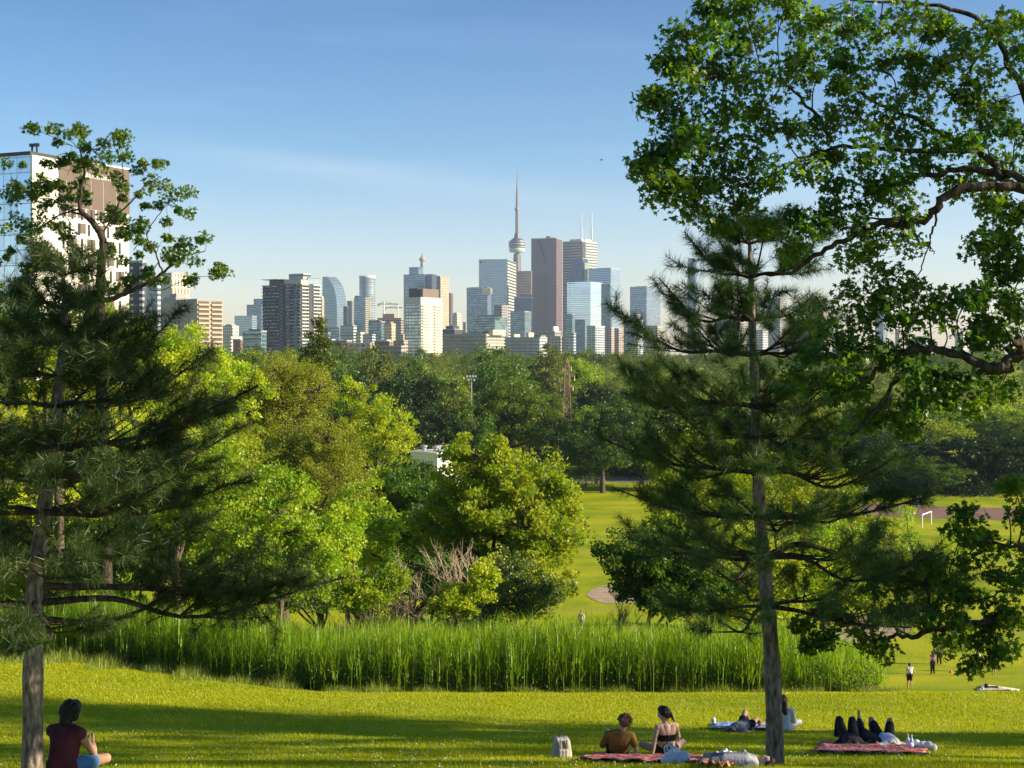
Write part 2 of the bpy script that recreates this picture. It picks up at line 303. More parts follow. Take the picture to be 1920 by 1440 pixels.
def tree(name,label,cat,base,ell,lmat,bmat,nc=120,per=120,ls=.12,cr=.6,tr=.2,seed=1,group=None,limbs=7,leaf='kite',twigs=None,bare=0,lo=.3,flat=.7,bottom=.75,up=.35,local=True,rmin=.01,split=.35):
    rng=np.random.default_rng(seed); base=np.array(base,float); ell=[(e[0]-base[0],e[1]-base[1],e[2]-base[2],*e[3:]) for e in ell]
    o=thing(name,label,cat,base,0,group); cc,_=clumps(ell,nc,rng,lo,bottom)
    woody(np.array([0,0,-.1]),ell,cc,tr,bmat,o,rng,limbs,twigs,rmin=rmin,split=split)
    lc=cc[:int(len(cc)*(1-bare))]; c,k=leaves_at(lc,per,cr,rng,flat)
    if leaf=='kite': V,Fc=quads_leaf(c,ls,rng,up); f=1
    else: V,Fc=maple_leaf(c,ls,rng); f=5
    mk('crown',V,Fc,lmat,o,attr=clumpattr(k,len(c),len(lc),rng,f)); return o
def el(px,py,rx,ry,d,depth=None):
    p=P(px,py,d); s=d/F; return (p[0],p[1],p[2],rx*s,(depth if depth else rx)*s,ry*s)
def gb(px,d):
    x=(px-960)/F*d; return np.array([x,d,float(H(x,d))])
BK=barkmat('grey brown bark',(.045,.035,.026),(.16,.125,.095))
BKP=barkmat('pine bark',(.085,.07,.06),(.30,.25,.21),7,.35,1)
BKD=barkmat('dark bark',(.02,.016,.012),(.075,.06,.045))
BKT=barkmat('pale dead twig bark',(.26,.20,.14),(.46,.37,.27))
LB=leafmat('bright spring leaves',(.20,.30,.010),(.42,.45,.028),.52)
LY=leafmat('yellow green fine leaves',(.20,.24,.010),(.34,.34,.028),.5)
LG=leafmat('mid green leaves',(.045,.11,.008),(.13,.20,.016),.45)
LD=leafmat('dark green leaves with shade',(.010,.034,.006),(.035,.07,.010),.35)  # dark green that also stands in for shade on the far woods
LM=leafmat('maple leaves',(.035,.105,.010),(.13,.205,.014),.56,gloss=.05,tcol=(1.7,1.6,.3))
LO=leafmat('olive leaves',(.09,.13,.02),(.17,.18,.03),.4)
LN=leafmat('pine needles',(.022,.062,.018),(.10,.155,.030),.38,gloss=.05)
LR=leafmat('reed blades',(.18,.32,.008),(.37,.46,.022),.5)
# --- pines -------------------------------------------------------------
def needles(tp,td,rng,nn=100,L_=.145,wd=.0028,sl=.24):
    """bottle brush of needles round each shoot tip tp with direction td"""
    n=len(tp); k=np.repeat(np.arange(n),nn); s=rng.random(n*nn); b=tp[k]-td[k]*(s*sl)[:,None]
    side=unit(np.cross(td[k],rng.normal(size=(n*nn,3)))); f=rng.uniform(.1,1.1,n*nn)[:,None]*(1.25-s[:,None]*.6)
    d=unit(side+td[k]*f+np.array([0,0,-.06])); w_=unit(np.cross(d,rng.normal(size=(n*nn,3)))); ln=(L_*rng.uniform(.7,1.15,n*nn))[:,None]
    V=np.stack([b-w_*wd,b+w_*wd,b+d*ln],1).reshape(-1,3); return V,np.arange(3*n*nn).reshape(-1,3),k
def pine(label,trunkpx,d,env,seed,rb,whorl=.6,extra=(),nn=100):
    """trunkpx: photo points up the trunk; env(h fraction)->(left reach, right reach, depth reach) metres"""
    rng=np.random.default_rng(seed); tp=np.array([P(x,y,d) for x,y in trunkpx]); g=gb(trunkpx[0][0],d); tp[0]=g
    base=tp[0].copy(); o=thing('pine_tree',label,'pine tree',base); tp=tp-base; tp[0][2]-=.1
    sp=smoothpts(tp,8); hh=np.linspace(0,1,len(sp)); top=sp[-1][2]; rad=rb*(1-hh)**.8+.012; rad*=1+.05*np.sin(hh*60)
    T=Tubes(); T.add(sp,rad,14); Bt=Tubes(); tips=[];dirs=[]
    z=env['z0']*top
    def shoot(p,dr,n):
        tips.append(p); dirs.append(unit(dr))
    while z<top*.985:
        i=np.searchsorted(sp[:,2],z); i=min(max(i,1),len(sp)-1); c=sp[i]; h=z/top
        nb=rng.integers(5,8); a0=rng.uniform(0,6.28)
        for j in range(nb):
            az=a0+j*2*math.pi/nb+rng.normal()*.2; l,r,dp=env['f'](h); cx=math.cos(az)
            reach=((r if cx>0 else l)*abs(cx)+dp*(1-abs(cx)))*rng.uniform(.65,1.08)
            if reach<.12: continue
            dh=np.array([cx,math.sin(az),0]); rise=env['rise'](h)*reach
            e=c+dh*reach+np.array([0,0,rise+rng.normal()*.06]); m=c+dh*reach*.55+np.array([0,0,rise*.25-.04*reach])
            m=m+rng.normal(size=3)*.04*reach; lp=smoothpts([c,c+dh*reach*.25+[0,0,rise*.08],m,e],5)
            hb=np.linspace(0,1,len(lp)); br=(.009+.011*reach)*(1-.8*hb)+.003; Bt.add(lp,br,6); shoot(e,lp[-1]-lp[-2],1)
            ns=int(reach*(4 if h<.5 else 7))+2
            for q in range(ns):
                t=rng.uniform(.28 if h>.45 else .38,.97); ii_=int(t*(len(lp)-1)); s=lp[ii_]; sgn=1 if rng.random()<.5 else -1
                la=az+sgn*rng.uniform(.4,1.1); ln=(1-t)*reach*.55+rng.uniform(.12,.38); dv=np.array([math.cos(la),math.sin(la),rng.uniform(.05,.75)]); e2=s+unit(dv)*ln
                mm=(s+e2)/2-[0,0,.03*ln]; Bt.add([s,mm,e2],[br[ii_]*.5+.002,.004,.003],4); shoot(e2,e2-mm,1)
                for _ in range(int(rng.integers(1,3))):
                    t2=rng.uniform(.3,.9); s3=s*(1-t2)+e2*t2; dv=unit(e2-s)+rng.normal(size=3)*.55+np.array([0,0,.35]); e3=s3+unit(dv)*rng.uniform(.12,.28)
                    Bt.add([s3,(s3+e3)/2,e3],[.004,.003,.0025],3); shoot(e3,e3-s3,1)
        z+=whorl*rng.uniform(.8,1.2)*(1-.35*h)
    shoot(sp[-1]+[0,0,.08],np.array([0,0,1.]),1)
    for pts,r0,leafy in extra:
        q=np.array([P(x,y,d+dd) for x,y,dd in pts])-base; lp=smoothpts(q,6); hb=np.linspace(0,1,len(lp)); Bt.add(lp,r0*(1-.75*hb)+.004,8)
        for ii_ in range(int(len(lp)*(1-leafy)),len(lp)):
            for _ in range(9):
                e2=lp[ii_]+rng.normal(size=3)*.22+np.array([0,0,.05]); Bt.add([lp[ii_],(lp[ii_]+e2)/2-[0,0,.02],e2],[.005,.004,.003],4); shoot(e2,e2-lp[ii_]+[0,0,.05],1)
    T.build('trunk',BKP,o); Bt.build('branches',BKD,o)
    tips=np.array(tips); dirs=unit(np.array(dirs)); V,Fc,k=needles(tips,dirs,rng,nn)
    mk('crown',V,Fc,LN,o,attr=np.clip(.4+.25*rng.normal(size=len(tips))[k]+.15*rng.normal(size=len(k)),0,1)); print('pine tips',len(tips)); return o
def ev_r(h):
    # right pine reach
    return (np.interp(h,[.2,.3,.42,.55,.66,.74,.8,.9,.97,1],[1.0,2.1,1.8,2.1,2.25,1.7,1.35,.85,.5,.2]),
            np.interp(h,[.2,.3,.42,.55,.7,.8,.9,.97,1],[1.2,2.3,2.5,1.8,1.3,1.1,.9,.5,.2]),
            np.interp(h,[.2,.3,.45,.6,.8,.9,1],[1.0,1.8,2.0,1.9,1.2,.8,.2]))
def ev_l(h):
    return (np.interp(h,[.2,.5,.75,.82,.9,1],[1.2,1.8,1.3,.8,.5,.15]),
            np.interp(h,[.2,.3,.45,.56,.68,.76,.82,.9,1],[1.8,3.1,2.9,2.7,2.3,1.4,.8,.45,.15]),
            np.interp(h,[.2,.5,.75,.9,1],[1.4,2.1,1.3,.6,.15]))
rise=lambda h: np.interp(h,[.2,.4,.6,.8,.95,1],[.02,.10,.22,.42,.9,1.5])
pine('younger pine with an open crown and slender pale trunk, right of centre',[(1457,1445),(1448,1250),(1436,1100),(1424,950),(1418,780),(1412,650),(1408,520),(1403,395)],17.5,dict(z0=.29,f=ev_r,rise=rise),11,.098,.6,
  [([(1440,1040,0),(1500,1020,.2),(1560,1035,.4),(1640,1060,.6),(1720,1095,.8),(1800,1085,.9)],.035,.5)])
pine('broad dark pine over the seated man, trunk at the left edge',[(56,1447),(62,1250),(66,1095),(82,960),(100,800),(118,660),(122,580),(118,508)],14.6,dict(z0=.345,f=ev_l,rise=rise),23,.098,.46,
  [([(80,1160,0),(130,1165,.1),(190,1168,.2),(250,1150,.3),(300,1128,.4),(350,1108,.5)],.032,.0),
   ([(70,1098,0),(120,1100,.1),(200,1100,.2),(330,1105,.3),(450,1110,.4),(560,1085,.4)],.04,.45)])
# --- hero broadleaf trees with limbs traced at their own depths ---------
def limbtree(name,label,cat,base,limbs,blobs,d0,seed,lmat,ls,per,tw,sc_=1.0,leafkind='maple'):
    """limbs: list of (points (px,py,depth offset), r0, r1); blobs: (px,py,r px,depth offset)"""
    rng=np.random.default_rng(seed); base=np.array(base,float); o=thing(name,label,cat,base); T=Tubes(); nodes=[];nr=[]
    for n_,(pts,r0,r1) in enumerate(limbs):
        q=np.array([P(x,y,d0+dd) if not isinstance(x,str) else base for x,y,dd in pts])-base
        lp=smoothpts(q,6); lp[1:-1]+=rng.normal(size=(len(lp)-2,3))*.012; hb=np.linspace(0,1,len(lp)); r=(r0+(r1-r0)*hb)*sc_; T.add(lp,r,9); nodes.append(lp); nr.append(r)
    NN=np.vstack(nodes); NR=np.concatenate(nr); Bt=Tubes(); cc=[];sz=[]
    for x,y,r,dd in blobs:
        r=r*(.86 if d0<50 else 1.45); dd=dd*(d0/13.)
        c=P(x,y,d0+dd)-base; rm_=r*(d0+dd)/F; m=max(2,int((r/17)**1.7))
        # a limb to the blob centre, then twigs
        j=int(np.argmin(np.linalg.norm(NN-c,axis=1)+(NN[:,0]<c[0])*.5)); s=NN[j]; L_=np.linalg.norm(c-s)
        mid=(s+c)/2+rng.normal(size=3)*.1*L_+np.array([0,0,.06*L_]); lp=smoothpts([s,mid,c],4); r0=min(NR[j]*.55,.006*sc_+.014*L_); rr=np.linspace(r0,.006*sc_,len(lp)); Bt.add(lp,rr,6)
        for _ in range(m):
            e=c+unit(rng.normal(size=3))*rng.random()**.4*np.array([rm_,rm_*1.6,rm_]); s2=lp[rng.integers(len(lp)//2,len(lp))]; Bt.add([s2,(s2+e)/2+rng.normal(size=3)*.04,e],[.006*sc_,.004*sc_,.003*sc_],4); cc.append(e); sz.append(.17)
            for _2 in range(tw):
                e2=e+rng.normal(size=3)*.13*sc_; Bt.add([e,(e+e2)/2+[0,0,.01],e2],[.003,.0025,.002],3)
    cc=np.array(cc); c,k=leaves_at(cc,per,.2*max(1,sc_*1.2),rng,.75)
    V,Fc=maple_leaf(c,ls,rng) if leafkind=='maple' else quads_leaf(c,ls,rng)
    T.build('trunk',BKD,o); Bt.build('branches',BKD,o)
    f=5 if leafkind=='maple' else 1
    mk('crown',V,Fc,lmat,o,attr=clumpattr(k,len(c),len(cc),rng,f)); print(name,len(c)); return o
D=13.0
mb=[(1250,120,22,.2),(1230,190,14,.1),(1265,215,20,0),(1225,290,14,0),(1260,260,18,.2),(1260,340,22,0),(1205,312,10,.1),(1330,0,30,0),(1275,70,18,.1),(1350,15,35,0),(1400,30,45,.5),(1345,60,30,-.4),(1300,100,38,0),(1260,130,28,0),(1240,175,18,0),(1380,95,45,.3),(1330,140,40,.3),(1290,165,30,-.3),(1410,150,35,0),
(1470,20,45,0),(1530,40,45,.6),(1600,30,40,.2),(1640,70,35,.5),(1500,90,40,-.3),(1570,100,45,.4),(1460,130,35,.2),(1590,150,40,0),(1530,150,35,0),(1650,130,32,.7),
(1700,30,40,0),(1760,50,45,.4),(1800,110,45,0),(1720,100,38,.5),(1750,150,40,.2),(1860,60,30,.2),(1900,30,35,.6),(1890,110,35,0),(1840,150,32,.5),(1690,165,34,.4),
(1360,215,42,0),(1300,235,30,-.3),(1420,220,38,.4),(1290,280,25,0),(1350,290,45,.2),(1410,290,40,.2),(1470,250,38,.1),(1530,230,36,.3),(1600,215,38,.1),(1660,220,34,.3),
(1740,210,36,.1),(1800,200,40,.4),(1870,190,42,.2),(1905,250,35,0),(1840,250,40,.3),(1780,270,38,0),(1700,270,36,.3),(1640,280,36,0),(1570,290,36,.4),(1500,310,30,0),
(1240,300,24,0),(1212,322,16,0),(1235,365,20,0),(1290,330,35,0),(1340,350,34,.3),(1400,345,34,.2),(1450,330,30,0),(1300,385,20,.2),(1380,395,24,.3),(1620,330,40,.2),(1560,360,32,.2),
(1680,320,38,.1),(1740,310,30,.4),(1610,390,36,.1),(1560,410,28,.2),(1660,370,34,.3),(1700,400,22,.1),(1480,400,28,.2),(1515,430,20,.1),(1870,310,40,.5),(1910,320,30,.2),(1800,330,30,.3),
(1420,440,26,.3),(1480,460,22,.3),(1340,420,20,.3),(1640,450,26,.1),(1610,480,22,.3),(1690,455,22,.1),(1850,380,18,0),(1900,400,24,.2),(1905,460,28,.1),(1860,500,24,.1),(1840,465,16,0),(1900,520,34,0),(1880,440,30,.2),(1905,490,34,.2),(1870,540,28,.3),(1910,610,34,.2),(1885,390,26,.1),(1860,620,30,.3),(1830,560,20,.2),
(1660,520,22,.2),(1700,540,34,.2),(1640,560,34,.2),(1590,560,22,.3),(1740,560,34,.2),(1690,600,40,.2),(1620,610,40,.3),(1770,600,34,.1),(1810,570,22,0),(1560,620,34,.4),(1530,660,36,.4),
(1590,670,44,.3),(1650,650,40,.2),(1720,640,34,.3),(1800,640,34,.3),(1850,600,32,.2),(1900,580,36,.2),(1870,650,28,.4),(1500,700,28,.5),(1560,720,34,.4),(1620,730,30,.4),
(1690,700,40,.2),(1750,720,44,.2),(1810,710,38,.1),(1720,770,38,.2),(1780,760,34,.3),(1660,780,30,.3),(1880,720,22,.3),(1840,760,20,0),(1610,790,26,.4),(1720,810,20,.3)]
limbs=[([('b',0,0),(2040,1250,0),(2030,1000,0),(2010,760,0),(2000,560,0),(1995,350,0)],.30,.19),
([(1998,400,0),(1940,360,0),(1890,350,0),(1820,352,0),(1770,370,0),(1740,412,0),(1690,420,0),(1650,418,0),(1590,445,.1),(1530,478,.2),(1490,510,.3)],.085,.03),
([(1995,380,0),(1900,330,.1),(1810,318,.2),(1740,330,.3),(1660,350,.3)],.07,.02),
([(1880,335,0),(1850,295,.1),(1790,262,.2),(1720,225,.3),(1640,190,.3),(1570,150,.3)],.06,.012),
([(1820,280,.1),(1720,285,.2),(1600,275,.3),(1500,300,.3),(1420,345,.2)],.045,.012),
([(1560,262,.3),(1500,180,.3),(1430,135,.2),(1350,140,.1)],.028,.008),
([(1995,360,0),(1930,200,.3),(1860,60,.4),(1760,10,.4),(1600,0,.4)],.07,.015),
([(1860,60,.4),(1820,130,.3),(1800,160,.2)],.025,.01),
([(1768,375,0),(1752,420,-.05),(1742,460,-.1),(1722,515,-.1)],.022,.009),
([(1742,460,-.1),(1752,475,-.1)],.012,.008),
([(1660,425,0),(1648,470,0),(1636,505,0)],.012,.006),
([(1690,412,0),(1620,410,.1),(1500,425,.2),(1400,400,.2)],.018,.006),
([(2012,720,0),(1940,665,0),(1900,672,0),(1860,690,0),(1800,662,.1),(1740,655,.15),(1690,660,.2),(1650,690,.25),(1610,720,.3),(1560,760,.3)],.10,.02),
([(1930,660,0),(1912,650,-.15),(1905,640,-.3)],.07,.06),
([(1900,690,0),(1840,700,.1),(1780,712,.15),(1710,690,.2),(1670,730,.2),(1640,775,.25),(1600,812,.3),(1570,850,.3)],.06,.014),
([(1600,812,.3),(1550,815,.3),(1500,820,.3)],.014,.006),
([(2000,560,0),(1930,520,.1),(1880,500,.1)],.04,.01)]
bx=gb(2046,D)
limbtree('maple_tree','large dark silver maple reaching in from the right edge, limbs arching across the sky','maple tree',bx,limbs,mb,D,5,LM,.056,78,3,.62)
mb2=[(1890,960,40,0),(1850,1000,45,.3),(1800,1010,32,0),(1905,1040,45,.3),(1840,1060,50,.2),(1780,1070,40,.2),(1890,1110,50,0),(1820,1130,50,.3),(1750,1120,40,.3),(1770,1180,45,0),(1840,1190,45,.2),(1900,1180,45,0),
(1870,1225,26,0),(1830,1235,20,0),(1700,1150,34,.2),(1650,1140,32,.3),(1600,1160,26,.3),(1620,1200,22,0),(1545,1195,18,0),(1520,1215,14,0),(1655,1215,20,0),(1560,1150,24,.4),(1800,960,20,.2),(1690,1080,26,.5),(1640,1090,24,.6),(1730,1050,20,.4),(1905,920,24,0),(1500,1170,18,.3),(1730,1170,24,0)]
l2=[([('b',0,0),(2075,1350,0),(2070,1230,0),(2060,1100,0),(2050,960,0)],.18,.08),
([(2065,1230,0),(1990,1190,0),(1920,1160,0),(1850,1165,0),(1790,1175,0),(1720,1190,0),(1665,1196,0)],.08,.03),
([(1700,1190,0),(1660,1170,.1),(1620,1150,.2),(1560,1170,.3)],.02,.006),([(1690,1190,0),(1655,1150,.1),(1640,1110,.3)],.02,.007),
([(2055,1080,0),(1960,1040,.1),(1880,1020,.1),(1800,1010,.1)],.05,.01),([(1960,1040,.1),(1900,1100,.2),(1820,1130,.2)],.03,.01)]
limbtree('maple_tree','low maple bough hanging over the lawn at the right edge, below the tall maple','maple tree',gb(2078,17),l2,mb2,17.0,6,leafmat('lower maple leaves',(.05,.13,.010),(.18,.26,.016),.55),.066,80,3,.8)
mb3=[(200,260,20,.1),(170,350,26,.2),(130,370,24,.3),(220,390,22,.2),(180,470,22,.4),(245,440,20,.3),(100,430,26,.3),(150,520,26,.4),(60,330,26,.3),(210,480,20,.3),(120,240,22,0),(150,245,18,0),(110,270,24,.2),(150,280,28,0),(95,300,24,0),(130,320,30,.3),(175,300,24,0),(190,330,20,0),(80,330,26,.3),(60,370,30,.5),(20,330,28,.4),(15,380,34,.4),(30,440,34,.5),(10,500,40,.3),(55,500,30,.5),(100,380,24,.3),
(225,265,14,0),(230,300,18,0),(235,250,10,0),(220,340,16,.2),(265,320,14,0),(300,315,10,0),(275,345,16,.2),(250,370,16,.3),(160,380,20,.4),(200,380,20,.2),
(320,370,18,0),(345,355,10,0),(295,385,18,.2),(280,410,22,.3),(270,440,24,.4),(320,420,20,.1),(345,400,10,0),(300,460,24,.2),(345,445,20,0),(385,455,14,0),(370,480,18,0),(400,500,14,0),(415,518,8,0),(350,500,20,.1),(290,500,28,.2),(250,470,20,.4),(300,530,12,.1),(330,475,14,0),
(260,500,20,.3),(245,520,18,.2),(210,530,14,.3),(130,430,16,.3),(140,470,14,.4),(70,430,24,.5),(90,460,20,.4),(60,560,34,.3),(20,570,40,.2),(230,550,16,0),(220,430,14,.3),(225,400,12,.3),(0,620,40,.2),(60,240,0.5,0),(110,520,16,.4),(355,520,10,0)]
l3=[([('b',0,0),(195,900,0),(190,700,0),(188,600,0),(186,560,0),(190,500,0),(192,450,0),(180,425,0),(165,408,0),(150,392,0),(152,360,0),(158,320,.1),(150,280,.1)],.20,.015),
([(186,562,0),(205,562,0),(240,548,0),(275,532,0),(305,512,0),(318,500,0),(350,480,0),(385,470,0)],.085,.012),
([(190,440,0),(215,400,0),(230,350,0),(228,290,0)],.03,.006),([(192,420,0),(240,385,0),(270,350,0),(290,325,0)],.03,.006),
([(165,405,0),(130,395,0),(100,375,.2),(60,370,.4)],.035,.01),([(150,392,0),(120,400,.1),(70,430,.4),(30,460,.4)],.03,.01),
([(305,512,0),(290,470,.1),(275,440,.2),(300,400,.1),(320,375,0)],.025,.006),([(270,535,0),(300,545,0),(360,520,0),(410,520,0)],.015,.005)]
limbtree('maple_tree','half bare old maple rising above the dark pine before the white hospital block','maple tree',gb(196,60),l3,mb3,60.0,9,leafmat('yellowish maple leaves',(.06,.12,.012),(.15,.19,.02),.45),.15,60,3,1.5)  # yellowish green is this tree's own leaf colour
# ---------------------------------------------------------------- midground trees, each with its own crown
def T1(label,px,d,els,lm,seed,name='leafy_tree',cat='tree',nc=130,per=90,ls=.14,cr=.55,tr=.18,bm=BK,**k):
    return tree(name,label,cat,gb(px,d),[el(*e[:4],d+(e[4] if len(e)>4 else 0)) for e in els],lm,bm,nc=nc,per=per,ls=ls,cr=cr,tr=tr,seed=seed,**k)
T1('big round bright yellow green bush tree standing behind the reeds at the centre',905,67,[(950,950,112,105),(870,930,72,85),(995,1040,98,105),(1045,960,45,80),(890,1080,110,90),(860,860,32,40),(930,855,32,36),(1045,900,28,40),(820,1010,60,80)],leafmat('central bush leaves',(.22,.32,.012),(.46,.48,.03),.6),31,nc=620,per=120,ls=.17,cr=.5,tr=.16,limbs=16,lo=.4)
T1('low dark green shrub tree left of the bare branches, behind the reeds',800,64,[(770,1095,85,62),(860,1120,75,50)],LG,32,nc=110,per=110,ls=.14,cr=.45,tr=.1,limbs=6)
T1('green shrub tree with pale glinting leaves right of the bare branches, behind the reeds',960,63,[(940,1100,75,66),(1010,1115,60,48)],leafmat('pale green leaves',(.07,.13,.015),(.20,.24,.05),.4,gloss=.07),33,nc=110,per=110,ls=.13,cr=.42,tr=.1,limbs=6)
T1('dark green maple with spreading boughs left of the younger pine trunk, behind the reeds',1210,60,[(1200,1045,82,62),(1260,1110,110,50),(1165,1080,42,50),(1300,1060,70,60)],LG,34,'maple_tree','maple tree',nc=250,per=110,ls=.16,cr=.45,tr=.12)
T1('yellow green maple glowing behind the middle of the younger pine',1330,76,[(1300,870,95,90),(1400,960,110,110),(1290,980,80,90),(1240,860,36,50)],LB,35,'maple_tree','maple tree',nc=270,per=110,ls=.16,cr=.55,tr=.2)
T1('yellow green tree glowing right of the younger pine trunk',1510,72,[(1530,950,80,95),(1500,1060,110,80),(1600,1050,75,95)],LB,36,nc=240,per=110,ls=.15,cr=.5,tr=.15)
T1('bright lit sapling with a thin tuft of leaves in front of the goal',1735,128,[(1695,960,20,28),(1715,1010,38,34),(1740,1060,60,40),(1680,1050,46,36)],LB,37,'sapling','sapling',nc=46,per=60,ls=.26,cr=.8,tr=.1,limbs=6)
T1('sapling with lit leaves below the maple bough on the right',1800,128,[(1800,985,24,34),(1790,1040,40,46)],LB,38,'sapling','sapling',nc=34,per=60,ls=.25,cr=.8,tr=.1,limbs=5)
T1('tall bright green tree with layered boughs below the grey slab apartment block',300,74,[(270,690,110,95),(350,680,70,70),(200,640,70,60)],LB,41,nc=260,per=110,ls=.17,cr=.6,tr=.28)
T1('bright green tree behind the dark pine crown, below the white hospital block',110,62,[(100,680,120,110),(170,600,50,50),(30,600,60,60)],LB,42,nc=220,per=110,ls=.15,cr=.55,tr=.25)
T1('leafy green tree between the slab apartment block and the dark condominium tower',415,98,[(420,745,80,95),(375,720,50,60)],LB,43,nc=180,per=110,ls=.2,cr=.7,tr=.25)
T1('green tree behind the right half of the dark pine',330,56,[(330,880,130,110),(240,960,110,100),(420,930,80,80)],LB,44,nc=260,per=110,ls=.13,cr=.48,tr=.22)
T1('bright leafed tree behind the right tips of the dark pine',520,53,[(510,960,100,90),(560,1060,90,80),(460,1070,110,80),(620,1020,50,60)],LB,45,nc=270,per=110,ls=.13,cr=.42,tr=.16,limbs=12)
T1('thin yellowish bush at the far left behind the dark pine trunk',20,56,[(10,1090,80,70),(120,1110,80,50)],LB,46,nc=110,per=90,ls=.12,cr=.42,tr=.1)
T1('tall olive willow with forked dark limbs showing through its fine leaves',530,112,[(530,745,88,92),(470,760,60,80),(580,730,50,60)],LY,47,'willow_tree','willow tree',nc=420,per=120,ls=.13,cr=.75,tr=.5,limbs=14,rmin=.035,split=.5,lo=.25)
T1('rounded golden olive willow below the tall willow',600,88,[(600,890,92,105),(550,870,60,80)],LY,48,'willow_tree','willow tree',nc=330,per=150,ls=.12,cr=.6,tr=.25,lo=.45)
T1('irregular bright green tree with upright tufts, right of the tall willow',700,118,[(690,800,60,70),(660,740,30,36),(745,815,40,46),(725,900,60,50)],LB,49,nc=210,per=100,ls=.2,cr=.65,tr=.22,lo=.35)
T1('small dark green bush beside the white flat roofed building',770,90,[(760,895,52,44),(800,915,50,34),(720,950,50,45)],LG,50,'bush','bush',nc=90,per=110,ls=.16,cr=.5,tr=.1)
T1('slim pointed green tree rising in front of the dark condominium tower',590,150,[(595,655,26,36),(588,690,40,40),(600,618,11,26)],LO,51,nc=120,per=90,ls=.26,cr=.7,tr=.2)
T1('broad rounded green tree in the park left of the steel pylon',960,268,[(955,775,82,62),(1000,800,65,62),(905,790,55,55)],leafmat('park tree leaves',(.06,.14,.008),(.19,.27,.018),.45),52,nc=330,per=90,ls=.42,cr=1.35,tr=.6,limbs=12,lo=.5)
T1('dark blue green tree in the park below the pylon',1130,262,[(1120,830,70,66),(1170,800,60,58),(1085,850,40,50)],LG,53,nc=260,per=90,ls=.42,cr=1.4,tr=.5,lo=.5)
T1('bright maple with drooping lit leaves right of the dark pine, above the reeds',600,63,[(595,1050,85,95),(650,1000,45,55),(540,1090,70,60)],LB,101,nc=240,per=110,ls=.15,cr=.45,tr=.12)
T1('brownish thinly leafed tree behind the thicket of bare brown twigs',700,80,[(695,1010,66,110),(650,960,45,60)],LB,102,nc=170,per=90,ls=.15,cr=.5,tr=.12)
T1('dense green tree in front of the white flat roofed building',775,86,[(765,965,62,75),(800,1040,60,80)],LG,103,nc=200,per=110,ls=.18,cr=.55,tr=.14)
T1('light green tree filling the gap left of the central bush tree',840,78,[(835,1020,60,90),(850,950,40,55)],LB,104,nc=170,per=110,ls=.17,cr=.5,tr=.12)
T1('green tree low behind the middle of the dark pine',430,68,[(430,1050,110,105),(380,980,80,70)],LB,105,nc=260,per=110,ls=.16,cr=.5,tr=.16)
T1('green tree low behind the bare limb of the dark pine',240,70,[(240,1060,130,90),(180,1000,90,80)],LG,106,nc=250,per=110,ls=.17,cr=.52,tr=.16)
T1('yellow green tree behind the dark pine trunk at the left edge',60,72,[(60,1040,110,100),(-10,980,70,80),(40,870,110,90),(130,860,60,70)],LB,107,nc=330,per=110,ls=.17,cr=.52,tr=.16)
T1('tall green tree between the golden willow and the tufted tree',650,100,[(650,960,75,110),(690,1040,60,80)],LY,108,nc=240,per=110,ls=.19,cr=.6,tr=.16)
T1('green tree behind the dark pine, left of the golden willow',420,92,[(430,900,80,110),(340,960,90,90)],LB,109,nc=240,per=110,ls=.19,cr=.6,tr=.18)
T1('bright tree low between the younger pine trunk and the dark maple',1340,68,[(1340,1070,90,85),(1270,1040,60,70)],LB,110,nc=200,per=110,ls=.16,cr=.5,tr=.12)
T1('bright tree low behind the right boughs of the younger pine',1560,66,[(1560,1060,80,80),(1480,1090,80,60)],LB,111,nc=190,per=110,ls=.15,cr=.48,tr=.12)
T1('broad yellow green tree low behind the younger pine trunk, nearest the reeds',1420,64,[(1410,1080,120,85),(1330,1110,70,60)],LB,112,nc=280,per=110,ls=.16,cr=.5,tr=.14)
T1('lit tree between the far lawn and the left boughs of the younger pine',1250,84,[(1265,960,62,85),(1290,1060,70,70)],LB,113,nc=190,per=110,ls=.18,cr=.55,tr=.14)
T1('lit tree crown behind the upper right boughs of the younger pine',1480,92,[(1480,900,90,90),(1400,870,60,60),(1560,930,60,70)],LB,114,nc=260,per=110,ls=.19,cr=.6,tr=.16)
T1('green tree at the right end of the reeds, behind the maple bough',1640,78,[(1625,1080,62,80),(1650,1010,36,50)],LB,115,nc=170,per=110,ls=.17,cr=.5,tr=.12)
T1('low leafy bush growing through the thicket of bare brown twigs',690,58.5,[(680,1115,62,40),(730,1090,30,40)],LB,116,'bush','bush',nc=80,per=90,ls=.13,cr=.38,tr=.06)
T1('small leafy bush at the foot of the dead pale branches',850,58.8,[(860,1125,52,34),(905,1085,26,44)],LB,117,'bush','bush',nc=80,per=90,ls=.13,cr=.36,tr=.06)
